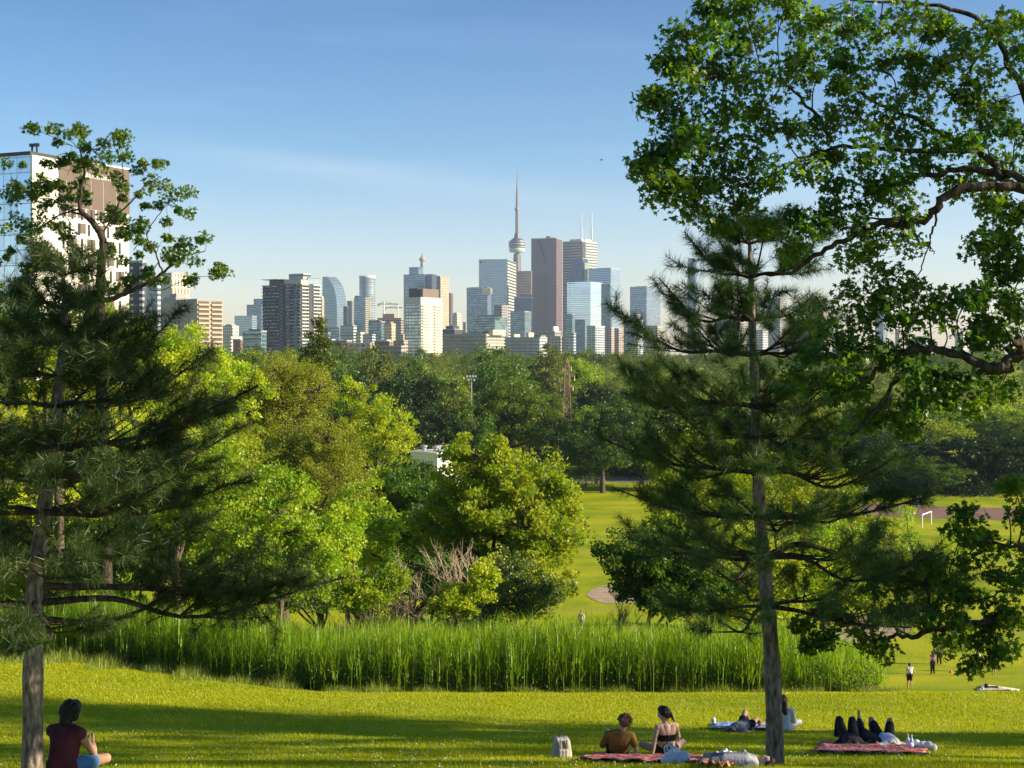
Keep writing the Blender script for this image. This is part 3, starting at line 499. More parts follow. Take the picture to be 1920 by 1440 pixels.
# bare twigs in front of the bush
def twigbush(label,px,d,px_h,spread,seed,n=34,name='bare_shrub',lean=-.2):
    rng=np.random.default_rng(seed); b=gb(px,d); o=thing(name,label,'bare shrub',b); T=Tubes(); hgt=px_h*d/F
    for i in range(n):
        a=rng.uniform(0,6.28); r=rng.random()**.6*spread; e=np.array([math.cos(a)*r+lean*hgt,math.sin(a)*r*.6,hgt*rng.uniform(.55,1)])
        m=e*.45+np.array([-.1*e[0],0,.08*hgt])+rng.normal(size=3)*.08; p=smoothpts([rng.normal(size=3)*[.15,.15,0],m,e],5); T.add(p,np.linspace(.035,.010,len(p)),5)
        for _ in range(9):
            j=rng.integers(3,len(p)-1); s=p[j]; dv=unit(p[-1]-p[j-2])+rng.normal(size=3)*.35; e2=s+unit(dv)*rng.uniform(.4,1.3)*hgt*.17; T.add([s,(s+e2)/2+rng.normal(size=3)*.05,e2],[.018,.012,.007],4)
            for _2 in range(3):
                e3=e2+unit(unit(e2-s)+rng.normal(size=3)*.5)*rng.uniform(.2,.5); s3=(s+e2)/2 if _2 else e2; T.add([s3,e3],[.009,.005],3)
    T.build('stems',BKT,o); return o
twigbush('dead pale branches fanning up in front of the central bush',885,61,280,2.6,61,20,lean=-.26)
twigbush('thicket of bare brown twigs left of the dead pale branches',700,60.5,225,2.0,62,40,lean=0.04)
twigbush('grey bare twigs low above the reeds below the bright leafed tree',600,58.5,120,2.4,63,40,lean=0)
twigbush('few thin bare shoots beside the maple left of the younger pine',1150,60.5,170,.9,64,12,lean=.1)
# park trees between 200 and 450 m: copies of a few shapes
def proto(seed,lm,ell,nc,per,ls,cr,tr):
    t=tree('park_tree','x','tree',(0,0,0),ell,lm,BK,nc=nc,per=per,ls=ls,cr=cr,tr=tr,seed=seed,limbs=8,twigs=60,lo=.5,bottom=.9,rmin=.04); return t
PR=[proto(71,LG,[(0,0,9,5,5,5.2),(2,1,7,4,4,4),(-2,-1,7,4,4,4)],150,85,.42,1.25,.4),
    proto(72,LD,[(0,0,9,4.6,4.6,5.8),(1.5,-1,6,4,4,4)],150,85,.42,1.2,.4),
    proto(73,LB,[(0,0,8.5,5,5,5),(-2.5,0,6.5,3.5,3.5,3.6),(2.2,1,7,3.5,3.5,4)],150,80,.42,1.15,.35),
    proto(74,LO,[(0,0,9,4,4,6),(1,0,6,4.4,4.4,4)],140,80,.42,1.2,.35),
    proto(75,LG,[(0,0,7,5.5,5.5,4.2),(3,0,6,3.4,3.4,3.2),(-3,1,6,3.4,3.4,3.6)],150,85,.42,1.2,.4)]
used=set()
def place_tree(k,px,pytop,d,label,wpx=None,group=None,base=None):
    """top of the crown at photo pixel pytop, width wpx"""
    src=PR[k]; b=gb(px,d); top=P(px,pytop,d)[2]; hsc=max(.35,(top-b[2])/14.2); wsc=(wpx*d/F/10.5) if wpx else hsc
    if k not in used: o=src; used.add(k)
    else:
        o=src.copy(); C.objects.link(o)
        for ch in src.children: c=ch.copy(); C.objects.link(c); c.parent=o
    o.location=b; o.scale=(wsc,wsc,hsc); o.rotation_euler=(0,0,random.uniform(0,6.28)); tag(o,label,'tree',group); return o
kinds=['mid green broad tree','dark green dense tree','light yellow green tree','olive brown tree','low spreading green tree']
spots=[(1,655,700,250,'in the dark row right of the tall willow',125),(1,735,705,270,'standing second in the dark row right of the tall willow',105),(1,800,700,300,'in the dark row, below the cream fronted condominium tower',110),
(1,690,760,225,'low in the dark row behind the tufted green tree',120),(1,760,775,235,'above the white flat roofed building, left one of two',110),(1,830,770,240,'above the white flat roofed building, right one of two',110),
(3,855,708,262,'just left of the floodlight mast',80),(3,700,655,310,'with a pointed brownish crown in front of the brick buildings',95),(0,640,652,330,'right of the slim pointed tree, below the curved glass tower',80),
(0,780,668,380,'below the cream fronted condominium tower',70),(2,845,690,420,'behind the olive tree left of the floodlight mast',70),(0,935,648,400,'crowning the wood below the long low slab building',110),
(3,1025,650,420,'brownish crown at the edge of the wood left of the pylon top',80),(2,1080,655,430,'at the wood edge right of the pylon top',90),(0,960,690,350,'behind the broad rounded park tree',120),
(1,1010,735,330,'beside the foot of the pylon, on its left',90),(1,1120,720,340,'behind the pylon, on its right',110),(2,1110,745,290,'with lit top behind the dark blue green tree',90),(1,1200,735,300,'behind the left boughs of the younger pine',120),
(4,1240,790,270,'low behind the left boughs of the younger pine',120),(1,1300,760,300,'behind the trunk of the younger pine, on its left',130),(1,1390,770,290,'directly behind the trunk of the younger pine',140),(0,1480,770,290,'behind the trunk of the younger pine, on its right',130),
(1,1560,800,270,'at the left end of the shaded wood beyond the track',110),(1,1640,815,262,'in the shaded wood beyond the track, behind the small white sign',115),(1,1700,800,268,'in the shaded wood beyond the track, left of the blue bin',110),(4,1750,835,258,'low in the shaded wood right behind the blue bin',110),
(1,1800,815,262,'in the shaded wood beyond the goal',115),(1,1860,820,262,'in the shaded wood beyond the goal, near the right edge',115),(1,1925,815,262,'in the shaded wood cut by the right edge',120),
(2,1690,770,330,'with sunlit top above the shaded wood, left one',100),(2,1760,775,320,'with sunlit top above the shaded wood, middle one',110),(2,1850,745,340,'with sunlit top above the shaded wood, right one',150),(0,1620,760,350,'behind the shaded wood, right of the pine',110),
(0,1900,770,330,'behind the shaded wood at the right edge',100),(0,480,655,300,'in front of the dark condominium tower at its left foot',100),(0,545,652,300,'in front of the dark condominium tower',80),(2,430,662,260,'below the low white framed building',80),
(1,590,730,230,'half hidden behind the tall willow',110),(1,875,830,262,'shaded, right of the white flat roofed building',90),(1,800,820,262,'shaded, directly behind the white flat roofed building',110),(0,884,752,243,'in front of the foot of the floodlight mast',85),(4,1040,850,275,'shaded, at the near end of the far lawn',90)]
for k,px,py,d,wh,wpx in spots: place_tree(k,px,py,d,kinds[k]+' '+wh,wpx*1.12,'park trees across the valley')  # dark and light copies carry the wood's shade and sun as leaf colour
# far wood: one mass nobody could count
def farwood():
    rng=np.random.default_rng(81); Cn=[];S=[];A=[]
    for i in range(620):
        d=rng.uniform(330,980)**1.0; x=rng.uniform(-.44,.44)*d; 
        if d<430 and -0.12*d<x<0.16*d and rng.random()<.5: continue
        hz=float(H(x,d)); 
        topmax=P(960,664 if rng.random()<.85 else 652,d)[2]; hgt=rng.uniform(11,17); s=rng.uniform(4,6.5)
        zc=min(hz+hgt-s*.8,topmax-s*.8); n=int(950*min(1,(560/d)**1.5))+200; nc=30
        dd=unit(rng.normal(size=(nc,3))+[0,0,.25]); cl=dd*rng.uniform(.6,1,nc)[:,None]*[s,s,s*.85]
        k=rng.integers(0,nc,n); o_=unit(rng.normal(size=(n,3)))*(rng.random(n)**.4)[:,None]*s*.34
        Cn.append(np.array([x,d,zc])+cl[k]+o_); S.append(np.full(n,.55*max(1,d/560)**.8)); A.append(np.clip(rng.normal(.45,.3)+.15*rng.normal(size=nc)[k]+.1*rng.normal(size=n),0,1))
    c=np.vstack(Cn); V,Fc=quads_leaf(c,1.0,rng,.4,.6); s=np.concatenate(S)[:,None,None]; V=(V.reshape(-1,4,3)-c[:,None])*s*1.0+c[:,None]
    tag(mk('far_woods',V.reshape(-1,3),Fc,leafmat('far wood leaves',(.032,.068,.012),(.17,.195,.02),.42),attr=np.concatenate(A)),'continuous green wood covering the far slope of the valley below the skyline','wood',kind='stuff'); print('far',len(c))
farwood()
# scrub filling the slope under the trees, and under the woods beyond the park; its dark colour stands for shade
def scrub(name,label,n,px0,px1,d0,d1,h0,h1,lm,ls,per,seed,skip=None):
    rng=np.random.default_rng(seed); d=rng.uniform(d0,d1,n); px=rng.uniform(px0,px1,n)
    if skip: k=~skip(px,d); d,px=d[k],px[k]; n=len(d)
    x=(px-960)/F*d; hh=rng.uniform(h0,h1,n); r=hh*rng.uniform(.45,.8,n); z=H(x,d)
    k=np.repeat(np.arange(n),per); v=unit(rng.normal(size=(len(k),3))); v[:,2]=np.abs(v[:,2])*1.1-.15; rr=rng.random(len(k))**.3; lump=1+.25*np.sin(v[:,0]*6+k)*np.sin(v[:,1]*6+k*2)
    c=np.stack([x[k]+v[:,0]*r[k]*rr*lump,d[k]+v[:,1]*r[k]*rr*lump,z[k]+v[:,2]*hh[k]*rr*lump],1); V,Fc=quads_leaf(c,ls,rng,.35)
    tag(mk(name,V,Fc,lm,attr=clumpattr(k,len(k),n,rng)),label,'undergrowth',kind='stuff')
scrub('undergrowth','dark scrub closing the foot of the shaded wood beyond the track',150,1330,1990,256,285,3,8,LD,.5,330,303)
scrub('undergrowth','scrub coloured dark for the shade under the park trees, end of the far lawn',110,560,1200,292,330,3,8,LD,.55,330,304)
# ---------------------------------------------------------------- reeds, tall grass, lawn blades
def blades(x,y,h,wd,rng,lean=.25,seg=3,curve=.5,z=None):
    """curved tapering blades, seg quads each"""
    n=len(x); z=H(x,y) if z is None else z; a=rng.uniform(0,6.283,n); dr=np.stack([np.cos(a),np.sin(a),0*a],1); sd_=np.stack([-np.sin(a+.6),np.cos(a+.6),0*a],1)
    base=np.stack([x,y,z],1); l=np.abs(rng.normal(lean,lean*.5,n))[:,None]; rows=[]
    for i in range(seg+1):
        t=i/seg; p=base+np.array([0,0,1.])*(h*(t-.25*curve*t*t*l[:,0]))[:,None]+dr*(h[:,None]*l*t**2); w_=wd[:,None]*(1-t**1.6)*.5+.0008; rows+= [p-sd_*w_,p+sd_*w_]
    V=np.stack(rows,1).reshape(-1,3); i0=(np.arange(n)*2*(seg+1))[:,None]
    Fc=np.concatenate([np.stack([i0+2*i,i0+2*i+1,i0+2*i+3,i0+2*i+2],-1) for i in range(seg)],1).reshape(-1,4); return V,Fc
def inx(poly,x): return np.interp(x,[p[0] for p in poly],[p[1] for p in poly])
rng=np.random.default_rng(91)
# front edge of the bed in pixels -> world depth along x
fe=[(0,1246),(120,1262),(220,1290),(400,1302),(760,1306),(1100,1302),(1400,1300),(1600,1300),(1680,1290)]
few=[(-26,51),(-17,50.5),(-13,49.2),(-9.5,47.6),(-5.5,46.2),(14,46)]
n=42000; x=rng.uniform(-25,14.5,n); y=rng.uniform(45,66,n); yf=inx(few,x)+rng.normal(size=n)*.35; edge=np.clip((.258*y-x+.5*np.sin(y*1.3))/3.5,0,1)**.7
k=(y>yf)&(y<yf+16)&(rng.random(n)<edge+.02)&(x<.262*y); x,y=x[k],y[k]; yf=yf[k]; n=len(x); print('reeds',n)
hh=rng.uniform(1.7,2.75,n)*(.78+.22*np.clip((14.5-x)/4,0,1))*(.88+.16*np.sin(x*.9+y*.4)*np.sin(x*.37+1)+.12*np.sin(x*3.1)*np.sin(y*2.2))*np.clip(.6+(.258*y-x)/6,.6,1); Vs=[];Fs=[];As=[];off=0
V,Fc=blades(x,y,hh,np.full(n,.02),rng,.13,3,.2); Vs.append(V);Fs.append(Fc);As.append(np.repeat(rng.uniform(.2,.7,n),3)); off=len(V)
for q in range(5):
    t=rng.uniform(.15,.85,n); hl=rng.uniform(.45,.85,n); V,Fc=blades(x+rng.normal(size=n)*.04,y+rng.normal(size=n)*.04,hl,rng.uniform(.018,.034,n),rng,.5,3,1.2,z=H(x,y)+hh*t); Vs.append(V);Fs.append(Fc+off);off+=len(V);As.append(np.repeat(np.clip(rng.normal(.5,.25,n),0,1),3))
tag(mk('reeds',np.vstack(Vs),np.vstack(Fs),LR,attr=np.concatenate(As)),'tall bright green reed bed stretching across behind the lawn','reeds',kind='stuff')
k=rng.random(n)<.06; V,Fc=blades(x[k]+.03,y[k],hh[k]*rng.uniform(.5,1.02,k.sum()),np.full(k.sum(),.016),rng,.3,3,.5); tag(mk('dead_stalks',V,Fc,leafmat('dead stalks',(.20,.15,.07),(.42,.34,.18),.2),attr=np.repeat(rng.random(k.sum()),3)),'dry straw coloured stalks among the green reeds','reeds',kind='stuff')
# weeds at the foot
n=30000; x=rng.uniform(-24,11.8,n); yf=inx(few,x); y=yf+np.abs(rng.normal(size=n))*.5-.15; hw=rng.uniform(.3,1.2,n); z=H(x,y)+rng.random(n)*hw
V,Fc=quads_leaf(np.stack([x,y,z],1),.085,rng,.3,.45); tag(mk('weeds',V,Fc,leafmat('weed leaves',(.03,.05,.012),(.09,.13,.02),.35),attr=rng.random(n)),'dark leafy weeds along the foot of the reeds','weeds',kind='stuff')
n=30000; x=rng.uniform(-24,12.5,n); yf=inx(few,x); wdt=np.interp(x,[-21,-14,-9,-3,2,6,12,16],[3.2,2.8,1.6,.7,.45,.7,1.0,1.4]); wdt=wdt*(.75+.45*np.sin(x*1.7)*np.sin(x*.6+2)+.25*np.sin(x*4.1)); q_=rng.random(n)**1.2; y=yf+.25-q_*wdt*1.5; hh=rng.uniform(.12,.55,n)*(1.1-.75*q_)*np.interp(x,[-21,-8,0,16],[1.5,1.2,.9,.9])*(.8+.35*np.sin(x*2.9+1)*np.sin(x*1.1))
V,Fc=blades(x,y,hh,np.full(n,.016),rng,.5,2,.7); LT=leafmat('tall grass',(.10,.19,.012),(.30,.31,.06),.45); tag(mk('tall_grass',V,Fc,LT,attr=np.repeat(rng.random(n),2)),'unmown straw green grass fringe between lawn and reeds','grass',kind='stuff')
# lawn blades, denser near the camera
n=430000; y=14+(48-14)*rng.random(n)**1.25; x=rng.uniform(-1,1,n)*(y*.37+.6); h=rng.uniform(.02,.07,n)*(1+.35*np.sin(x*2.1+y)*np.sin(y*1.3)); a=rng.uniform(0,6.283,n)
b=np.stack([x,y,H(x,y)-.004],1); s=np.stack([np.cos(a),np.sin(a),0*a],1)*np.interp(y,[14,48],[.0045,.014])[:,None]; tip=b+np.stack([rng.normal(size=n)*.02,rng.normal(size=n)*.02,h],1)
V=np.stack([b-s,b+s,tip],1).reshape(-1,3)
LW=leafmat('lawn blades',(.205,.28,.004),(.40,.415,.010),.45,gloss=.03,objvar=0,tcol=(1.4,1.35,.4))
pat=.5+.3*np.sin(x*.35+2*np.sin(y*.2))*np.sin(y*.5+x*.15)+.2*rng.normal(size=n)
tag(mk('lawn_grass',V,np.arange(3*n).reshape(-1,3),LW,attr=np.clip(pat,0,1)),'short mown grass of the sunlit lawn in the foreground','grass',kind='stuff')
# clover heads
n=2600; y=15+27*rng.random(n); x=rng.uniform(-1,1,n)*(y*.37); k=(np.sin(x*.7+1)*np.sin(y*.45)+rng.normal(size=n)*.5)>.1; x,y=x[k],y[k]; n=len(x); z=H(x,y)+rng.uniform(.04,.07,n); c=np.stack([x,y,z],1); r=.011
o6=np.array([[1,0,0],[-1,0,0],[0,1,0],[0,-1,0],[0,0,1],[0,0,-1]])*r; V=(c[:,None]+o6).reshape(-1,3); f8=np.array([[0,2,4],[2,1,4],[1,3,4],[3,0,4],[2,0,5],[1,2,5],[3,1,5],[0,3,5]]); Fc=(np.arange(n)[:,None,None]*6+f8).reshape(-1,3)
tag(mk('clover_flowers',V,Fc,pmat('clover white',(.6,.6,.52),.8)),'white clover heads dotted over the lawn','flowers',kind='stuff')

for i,(x_,y_,h_,w_) in enumerate(((21,14.2,19,4.4),(27,19.2,22,4.4),(31,24.2,17,3.4),(40,25.2,22,3.0))):  # unseen trees, placed and sized to cast shadow bands over the lawn
    g=float(H(x_,y_)); tree('shade_tree',('unseen maple set to shade the lawn from the right, nearest the camera','tall unseen maple set to shade the lawn, right of the lying group','narrow unseen maple set to shade the lawn from farther down the right','high crowned unseen maple set to shade the lawn, farthest down the right')[i],'tree',(x_,y_,g),[(x_,y_,g+h_*(.62 if i<3 else .78),w_,w_,h_*(.36 if i<3 else .22)),(x_-1,y_+1,g+h_*(.45 if i<3 else .72),w_*.8,w_*.8,h_*(.3 if i<3 else .2))],LG,BK,nc=130,per=55,ls=.28,cr=.9,tr=.25,seed=400+i,lo=.2)
# ---------------------------------------------------------------- city
GZ=CZ-6.5
class Frame:
    """box whose near vertical edge is seen at pixel xs, d metres away; left face runs to x0, right face to x1"""
    def __init__(s,x0,xs,x1,d,phi,depth=None,base=None):
        c,sn=math.cos(phi),math.sin(phi); k0=(x0-960)/F; ks=(xs-960)/F; k1=(x1-960)/F; s.p=np.array([ks*d,d])
        s.a=np.array([-c,sn]); s.b=np.array([sn,c])
        s.A=(s.p[0]-k0*d)/(c+k0*sn); den=sn-k1*c
        s.B=(k1*d-s.p[0])/den if x1>xs+.5 and den>.02 else (depth or s.A*.7)
        if depth and x1<=xs+.5: s.B=depth
        s.d=d
    def w(s,la,lb,z):
        q=s.p+s.a*la+s.b*lb; return np.array([q[0],q[1],z])
    def zpx(s,py,la=0,lb=0):
        q=s.w(la,lb,0); return P(960,py,q[1])[2]
    def la(s,px): # distance along left face at pixel px
        k=(px-960)/F; return (s.p[0]-k*s.p[1])/(k*s.a[1]-s.a[0])
    def lb(s,px):
        k=(px-960)/F; return (s.p[0]-k*s.p[1])/(k*s.b[1]-s.b[0])
def fbox(fr,name,mat,parent,z0,z1,a0=0,a1=None,b0=0,b1=None,roofmat=None):
    a1=fr.A if a1 is None else a1; b1=fr.B if b1 is None else b1
    c=[(a0,b0),(a0,b1),(a1,b1),(a1,b0)]; off=np.array(parent.location) if parent is not None else 0
    V=[fr.w(a,b,z)-off for z in(z0,z1) for a,b in c]
    Fs=[];UV=[]
    per=[0,b1-b0,(b1-b0)+(a1-a0),2*(b1-b0)+(a1-a0),2*((b1-b0)+(a1-a0))]
    for i in range(4):
        j=(i+1)%4; Fs.append([i,j,4+j,4+i]); u0,u1=(per[i],per[i+1])
        if i==3: u0,u1=(0,a1-a0) ; u0,u1=a1-a0,0
        if i==0: u0,u1=0,b1-b0
        UV+=[(u0,z0-GZ),(u1,z0-GZ),(u1,z1-GZ),(u0,z1-GZ)]
    Fs.append([4,5,6,7]); UV+=[(.0,.0)]*4; Fs.append([3,2,1,0]); UV+=[(0,0)]*4
    # outward winding check is not needed: closed box, recalc below
    o=mk(name,V,Fs,mat,parent,uv=UV)
    o.data.flip_normals() if o.data.polygons[0].normal.dot(Vector((fr.w(a0,b0,0)-fr.w(a1,b0,0))))<0 else None
    return o
def bld(label,d,x0,xs,x1,ytop,mat,name='office_tower',cat='office tower',phi=25,depth=None,extra=(),ybase=None,group=None,top=True):
    fr=Frame(x0,xs,x1,d,math.radians(phi),depth); z1=fr.zpx(ytop); b=fr.w(fr.A/2,fr.B/2,GZ); o=thing(name,label,cat,b,0,group)
    fbox(fr,'facade',mat,o,GZ-3,z1)
    if top:
        fbox(fr,'parapet',MPAR,o,z1+.003*0+.01,z1+max(1.0,d*.0004),-.25,fr.A+.25,-.25,fr.B+.25)
    for e in extra:
        nm,m,a0,a1,yt,yb=e[:6]; b0,b1=(e[6],e[7]) if len(e)>6 else (.15,.85)
        fbox(fr,nm,m,o,(z1+.02) if yb is None else fr.zpx(yb),fr.zpx(yt),fr.A*a0,fr.A*a1,fr.B*b0,fr.B*b1)
    return o,fr,z1
MPAR=pmat('roof edge',(.32,.33,.34),.7); MRF=pmat('grey roof plant',(.22,.23,.24),.8,noise=.2,nscale=.1); MDK=pmat('dark roof plant',(.045,.05,.06),.6); MWH=pmat('white painted',(.7,.7,.68),.6); MBRN=pmat('brown panel',(.17,.13,.11),.7); MSTL=pmat('galvanised steel',(.35,.36,.37),.45,metal=.6); MCR=pmat('cream render',(.52,.46,.36),.8,noise=.1,nscale=.1)
MBR=pmat('brick red',(.26,.11,.07),.85,noise=.15,nscale=.3); MCC=pmat('pale concrete',(.36,.34,.31),.85,noise=.1,nscale=.05)
gBlue=facade('blue curtain wall',(.11,.16,.24),(.20,.29,.40),3.8,3,.7,.92,var=.35,grough=.15)
gPale=facade('pale blue curtain wall',(.26,.34,.42),(.30,.40,.50),4,4.5,.75,.95,var=.15,grough=.12)
gSky=facade('light mirror glass',(.34,.45,.58),(.50,.64,.80),4,50,.82,.99,var=.1,grough=.08,gm=.9)
gTeal=facade('teal glass',(.09,.16,.20),(.15,.24,.30),3.4,3,.66,.9,var=.5)
gNavy=facade('navy glass',(.06,.085,.13),(.07,.11,.19),3.8,3,.8,.95,var=.3,grough=.2)
gMar=facade('red granite with dark windows',(.155,.098,.100),(.08,.08,.11),3.9,3.1,.5,.55,var=.3,gm=.6,wnoise=.05)
gWS=facade('white stone bands',(.42,.42,.41),(.09,.11,.15),7.2,400,.42,1,var=.1,gm=.5,wnoise=.03)
gWS2=facade('white stone grid',(.55,.53,.48),(.10,.12,.16),3.6,3.4,.5,.6,var=.4,gm=.5)
gBrS=facade('brown stone bands',(.33,.25,.20),(.08,.08,.10),4.0,400,.45,1,var=.1,gm=.4)
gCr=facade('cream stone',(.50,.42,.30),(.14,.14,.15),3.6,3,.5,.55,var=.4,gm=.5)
gPk=facade('pinkish precast',(.36,.29,.26),(.10,.10,.12),3,4,.5,.6,var=.4,gm=.4)
gBW=facade('blue white condo bands',(.42,.46,.52),(.12,.16,.22),3,6,.5,.85,var=.5,gm=.5)
gGr=facade('grey office grid',(.26,.26,.26),(.10,.12,.15),3.4,3,.55,.7,var=.5,gm=.5)
gBk=facade('brick with windows',(.24,.11,.075),(.09,.10,.12),3.4,3.2,.5,.5,var=.5,gm=.4)
gCo=facade('concrete with windows',(.36,.33,.29),(.08,.09,.11),3.1,4.2,.45,.5,var=.6,gm=.4)
gDkC=facade('dark framed condo glass',(.016,.021,.036),(.15,.20,.29),3.05,2.3,.5,.62,var=.9,grough=.1,gm=.7)
gGold=facade('glass with painted gold sun',(.40,.36,.24),(.40,.40,.34),3.6,4,.7,.9,var=.2)  # low sun's gold is put into the wall and glass colours
gGrn=facade('green bands with painted sun',(.28,.36,.26),(.16,.26,.22),4.5,400,.45,1,var=.2)  # green glass, brightened to hold the sun on the right side
# landmark tower with round pod
def lathe(name,prof,mat,parent,n=28,off=(0,0,0),sx=1):
    mb=MB(); V=[[r*math.cos(2*math.pi*j/n)+off[0],r*math.sin(2*math.pi*j/n)+off[1],z+off[2]] for r,z in prof for j in range(n)]; k=len(prof)
    mb.add(V,[[i*n+j,i*n+(j+1)%n,(i+1)*n+(j+1)%n,(i+1)*n+j] for i in range(k-1) for j in range(n)]+[list(range(n))[::-1],[(k-1)*n+j for j in range(n)]])
    return mb.build(name,mat,parent)
DT=4250.; xT=(969.5-960)/F*DT
ct=thing('observation_tower','very tall slender concrete tower with a round pod and needle mast','observation tower',(xT,DT,GZ))
zt=lambda py: P(960,py,DT)[2]-GZ
conc=pmat('tower concrete',(.19,.19,.20),.85,noise=.05,nscale=.02)
def legs(z0,z1,r0,r1):
    mb=MB()
    for k in range(3):
        a=2*math.pi*k/3+.5; q=[]
        for z,r in((z0,r0),(z0*.55+z1*.45,r0*.45+r1*.55),(z1,r1)):
            for s in(-1,1):
                for rr in(.5,r): q.append([rr*math.cos(a)-s*2.6*math.sin(a),rr*math.sin(a)+s*2.6*math.cos(a),z])
        mb.add(q,[[0,1,5,4],[2,3,7,6][::-1],[1,3,7,5],[4,5,9,8],[6,7,11,10][::-1],[5,7,11,9]])
    return mb
lathe('shaft',[(10,0),(8,zt(560)),(6.6,zt(476)),(6.2,zt(445)),(5.4,zt(440)),(4.9,zt(395))],conc,ct,6)
legs(0,zt(476),27,10.5).build('buttress',conc,ct)
lathe('main_pod',[(8,zt(474)),(21,zt(473)),(23.5,zt(470.5)),(24,zt(467.5)),(22,zt(465.4))],pmat('white radome',(.5,.52,.54),.5),ct)
pd=lathe('pod_deck',[(21,zt(465.3)),(24.5,zt(462)),(24.8,zt(460)),(24.5,zt(455)),(22,zt(454)),(21,zt(451)),(15,zt(448.5)),(14,zt(447)),(9,zt(446.5)),(8,zt(441)),(6.5,zt(437)),(4,zt(436))],pmat('pod metal',(.11,.12,.15),.45,metal=.4),ct)
for a_,b_ in((463.6,462.6),(458.8,457.4),(453.9,452.9)): lathe('pod_window_band',[(24.2,zt(a_)),(25.4,zt(a_)),(25.4,zt(b_)),(24.2,zt(b_))],pmat('pod band',(.5,.5,.5),.4),pd)
lathe('sky_pod',[(4,zt(398)),(6.5,zt(395)),(7,zt(392)),(5.5,zt(389.5)),(3,zt(388))],pmat('upper pod',(.25,.25,.28),.5),ct,20)
lathe('antenna_mast',[(4,zt(389)),(3.4,zt(362)),(2.8,zt(360)),(2.2,zt(349)),(1.5,zt(347)),(1.1,zt(333)),(.8,zt(332)),(.5,zt(319))],pmat('mast',(.18,.18,.21),.6),ct,8)
# downtown towers
o,fr,z=bld('tall maroon granite tower with a dark zigzag notch down its face',3700,996,1043,1054,447,gMar,phi=18,extra=[('roof_plant',MBRN,.3,.45,442,None)])
zn=[(1009,448),(1012,455),(1013.5,463),(1016,470),(1019,478),(1021,486),(1024,493)]
mb=MB()
for i in range(len(zn)-1):
    a0=fr.la(zn[i][0]+5);a1=fr.la(zn[i][0]); V=[fr.w(a,bb,zz)-np.array(o.location) for zz in(fr.zpx(zn[i+1][1]+1.5),fr.zpx(zn[i][1])) for a,bb in((a0,-.8),(a1,-.8),(a1,.8),(a0,.8))]; mb.add(V,[[0,1,2,3][::-1],[4,5,6,7],[0,1,5,4],[1,2,6,5],[2,3,7,6],[3,0,4,7]])
mb.build('zigzag_notch',MDK,o)
def mast(o,fr,px,yt,yb,a,b,r=1.2):
    mb=MB(); q=fr.w(fr.la(px),fr.B*b,0)-np.array(o.location); z1=P(960,yt,fr.d)[2]-o.location.z; z0=P(960,yb,fr.d)[2]-o.location.z
    mb.bar([q[0],q[1],z0],[q[0],q[1],z0*.5+z1*.5],r); mb.bar([q[0],q[1],z0*.5+z1*.5],[q[0],q[1],z1],r*.6); mb.build('antenna',MSTL,o)
o,fr,z=bld('white striped tower with two rooftop antennas, right of the maroon tower',3750,1055,1091,1119,452,gWS,phi=38,extra=[('penthouse',MWH,.15,.75,447,None)])
mast(o,fr,1076,398,448,.4,.5,2.3); mast(o,fr,1095,397,450,.5,.5,2.3) ; mast(o,fr,1082,416,448,.3,.6,.8)
fbox(fr,'corner_shade_strip',MDK,o,GZ,z-2,-1.2,fr.A*.02,fr.B*.0-.8,fr.B*.22)  # dark proud strip stands for the shade in the corner slot
bld('dark navy stepped tower with green side coloured as sunlit, above the mirror glass tower',3300,1070,1092,1102,485,gNavy,phi=30,extra=[('upper_step',gGrn,-.12,.25,492,505),('lower_step',gGrn,-.38,.2,505,528),('left_step',gNavy,.9,1.25,502,640)])
o,fr,z=bld('light blue mirror glass tower with small letters at its top left corner',3000,1063,1107,1129,528,gSky,phi=32,top=False)
def sign(txt,o,fr,px,py,h,mat,face='a',name='sign_letters',ext=.06,wfit=None):
    cu=bpy.data.curves.new('t','FONT'); cu.body=txt; cu.size=h; cu.extrude=ext; tb=bpy.data.objects.new('t',cu); C.objects.link(tb); dg=bpy.context.evaluated_depsgraph_get(); me=bpy.data.meshes.new_from_object(tb.evaluated_get(dg)); C.objects.unlink(tb); bpy.data.objects.remove(tb)
    xs_=[v.co.x for v in me.vertices]; wd=max(xs_)-min(xs_); s=(wfit/wd) if wfit else 1
    if face=='a': u=-np.array([*fr.a,0]); l=fr.la(px); q=fr.w(l,0,0); n_=-np.array([*fr.b,0])
    else: u=np.array([*fr.b,0]); l=fr.lb(px); q=fr.w(0,l,0); n_=-np.array([*fr.a,0])
    z=P(960,py,q[1])[2]; me.materials.clear(); me.materials.append(mat); ob=bpy.data.objects.new(name,me); link(ob,o)
    org=np.array([q[0],q[1],z])-np.array(o.location)+n_*.1; Mx=Matrix(((u[0]*s,0,n_[0],org[0]),(u[1]*s,0,n_[1],org[1]),(0,1,0,org[2]),(0,0,0,1))); ob.matrix_local=Mx; return ob
sign('Deloitte',o,fr,1066,532.5,3.6,MDK,wfit=14,ext=.2)
bld('blue glass bank tower with a pale lit side, right of the mirror tower',3200,1103,1145,1163,504,facade('blue banded glass',(.20,.28,.40),(.26,.36,.50),4,400,.6,1,var=.1),phi=30,extra=[('roof_edge',MPAR,.0,.97,502,None,.02,.98)])
bld('navy slab standing for shade on the blue bank tower, right of the mirror tower',2950,1127,1144,1147,533,gTeal,phi=14,depth=25)  # dark block stands for shading on the bank tower's face
o,fr,z=bld('broad grey blue slab tower with a white striped side and thin mast',3350,898,951,967.5,487,gPale,phi=9,depth=62,extra=[('corner_logo',MDK,.9,.96,489.5,492.5,-.01,.02)])
fbox(fr,'striped_side',gWS,o,GZ,z-.5,-.6,0,.5,fr.B); mast(o,fr,921,452,487,.5,.4,.7)
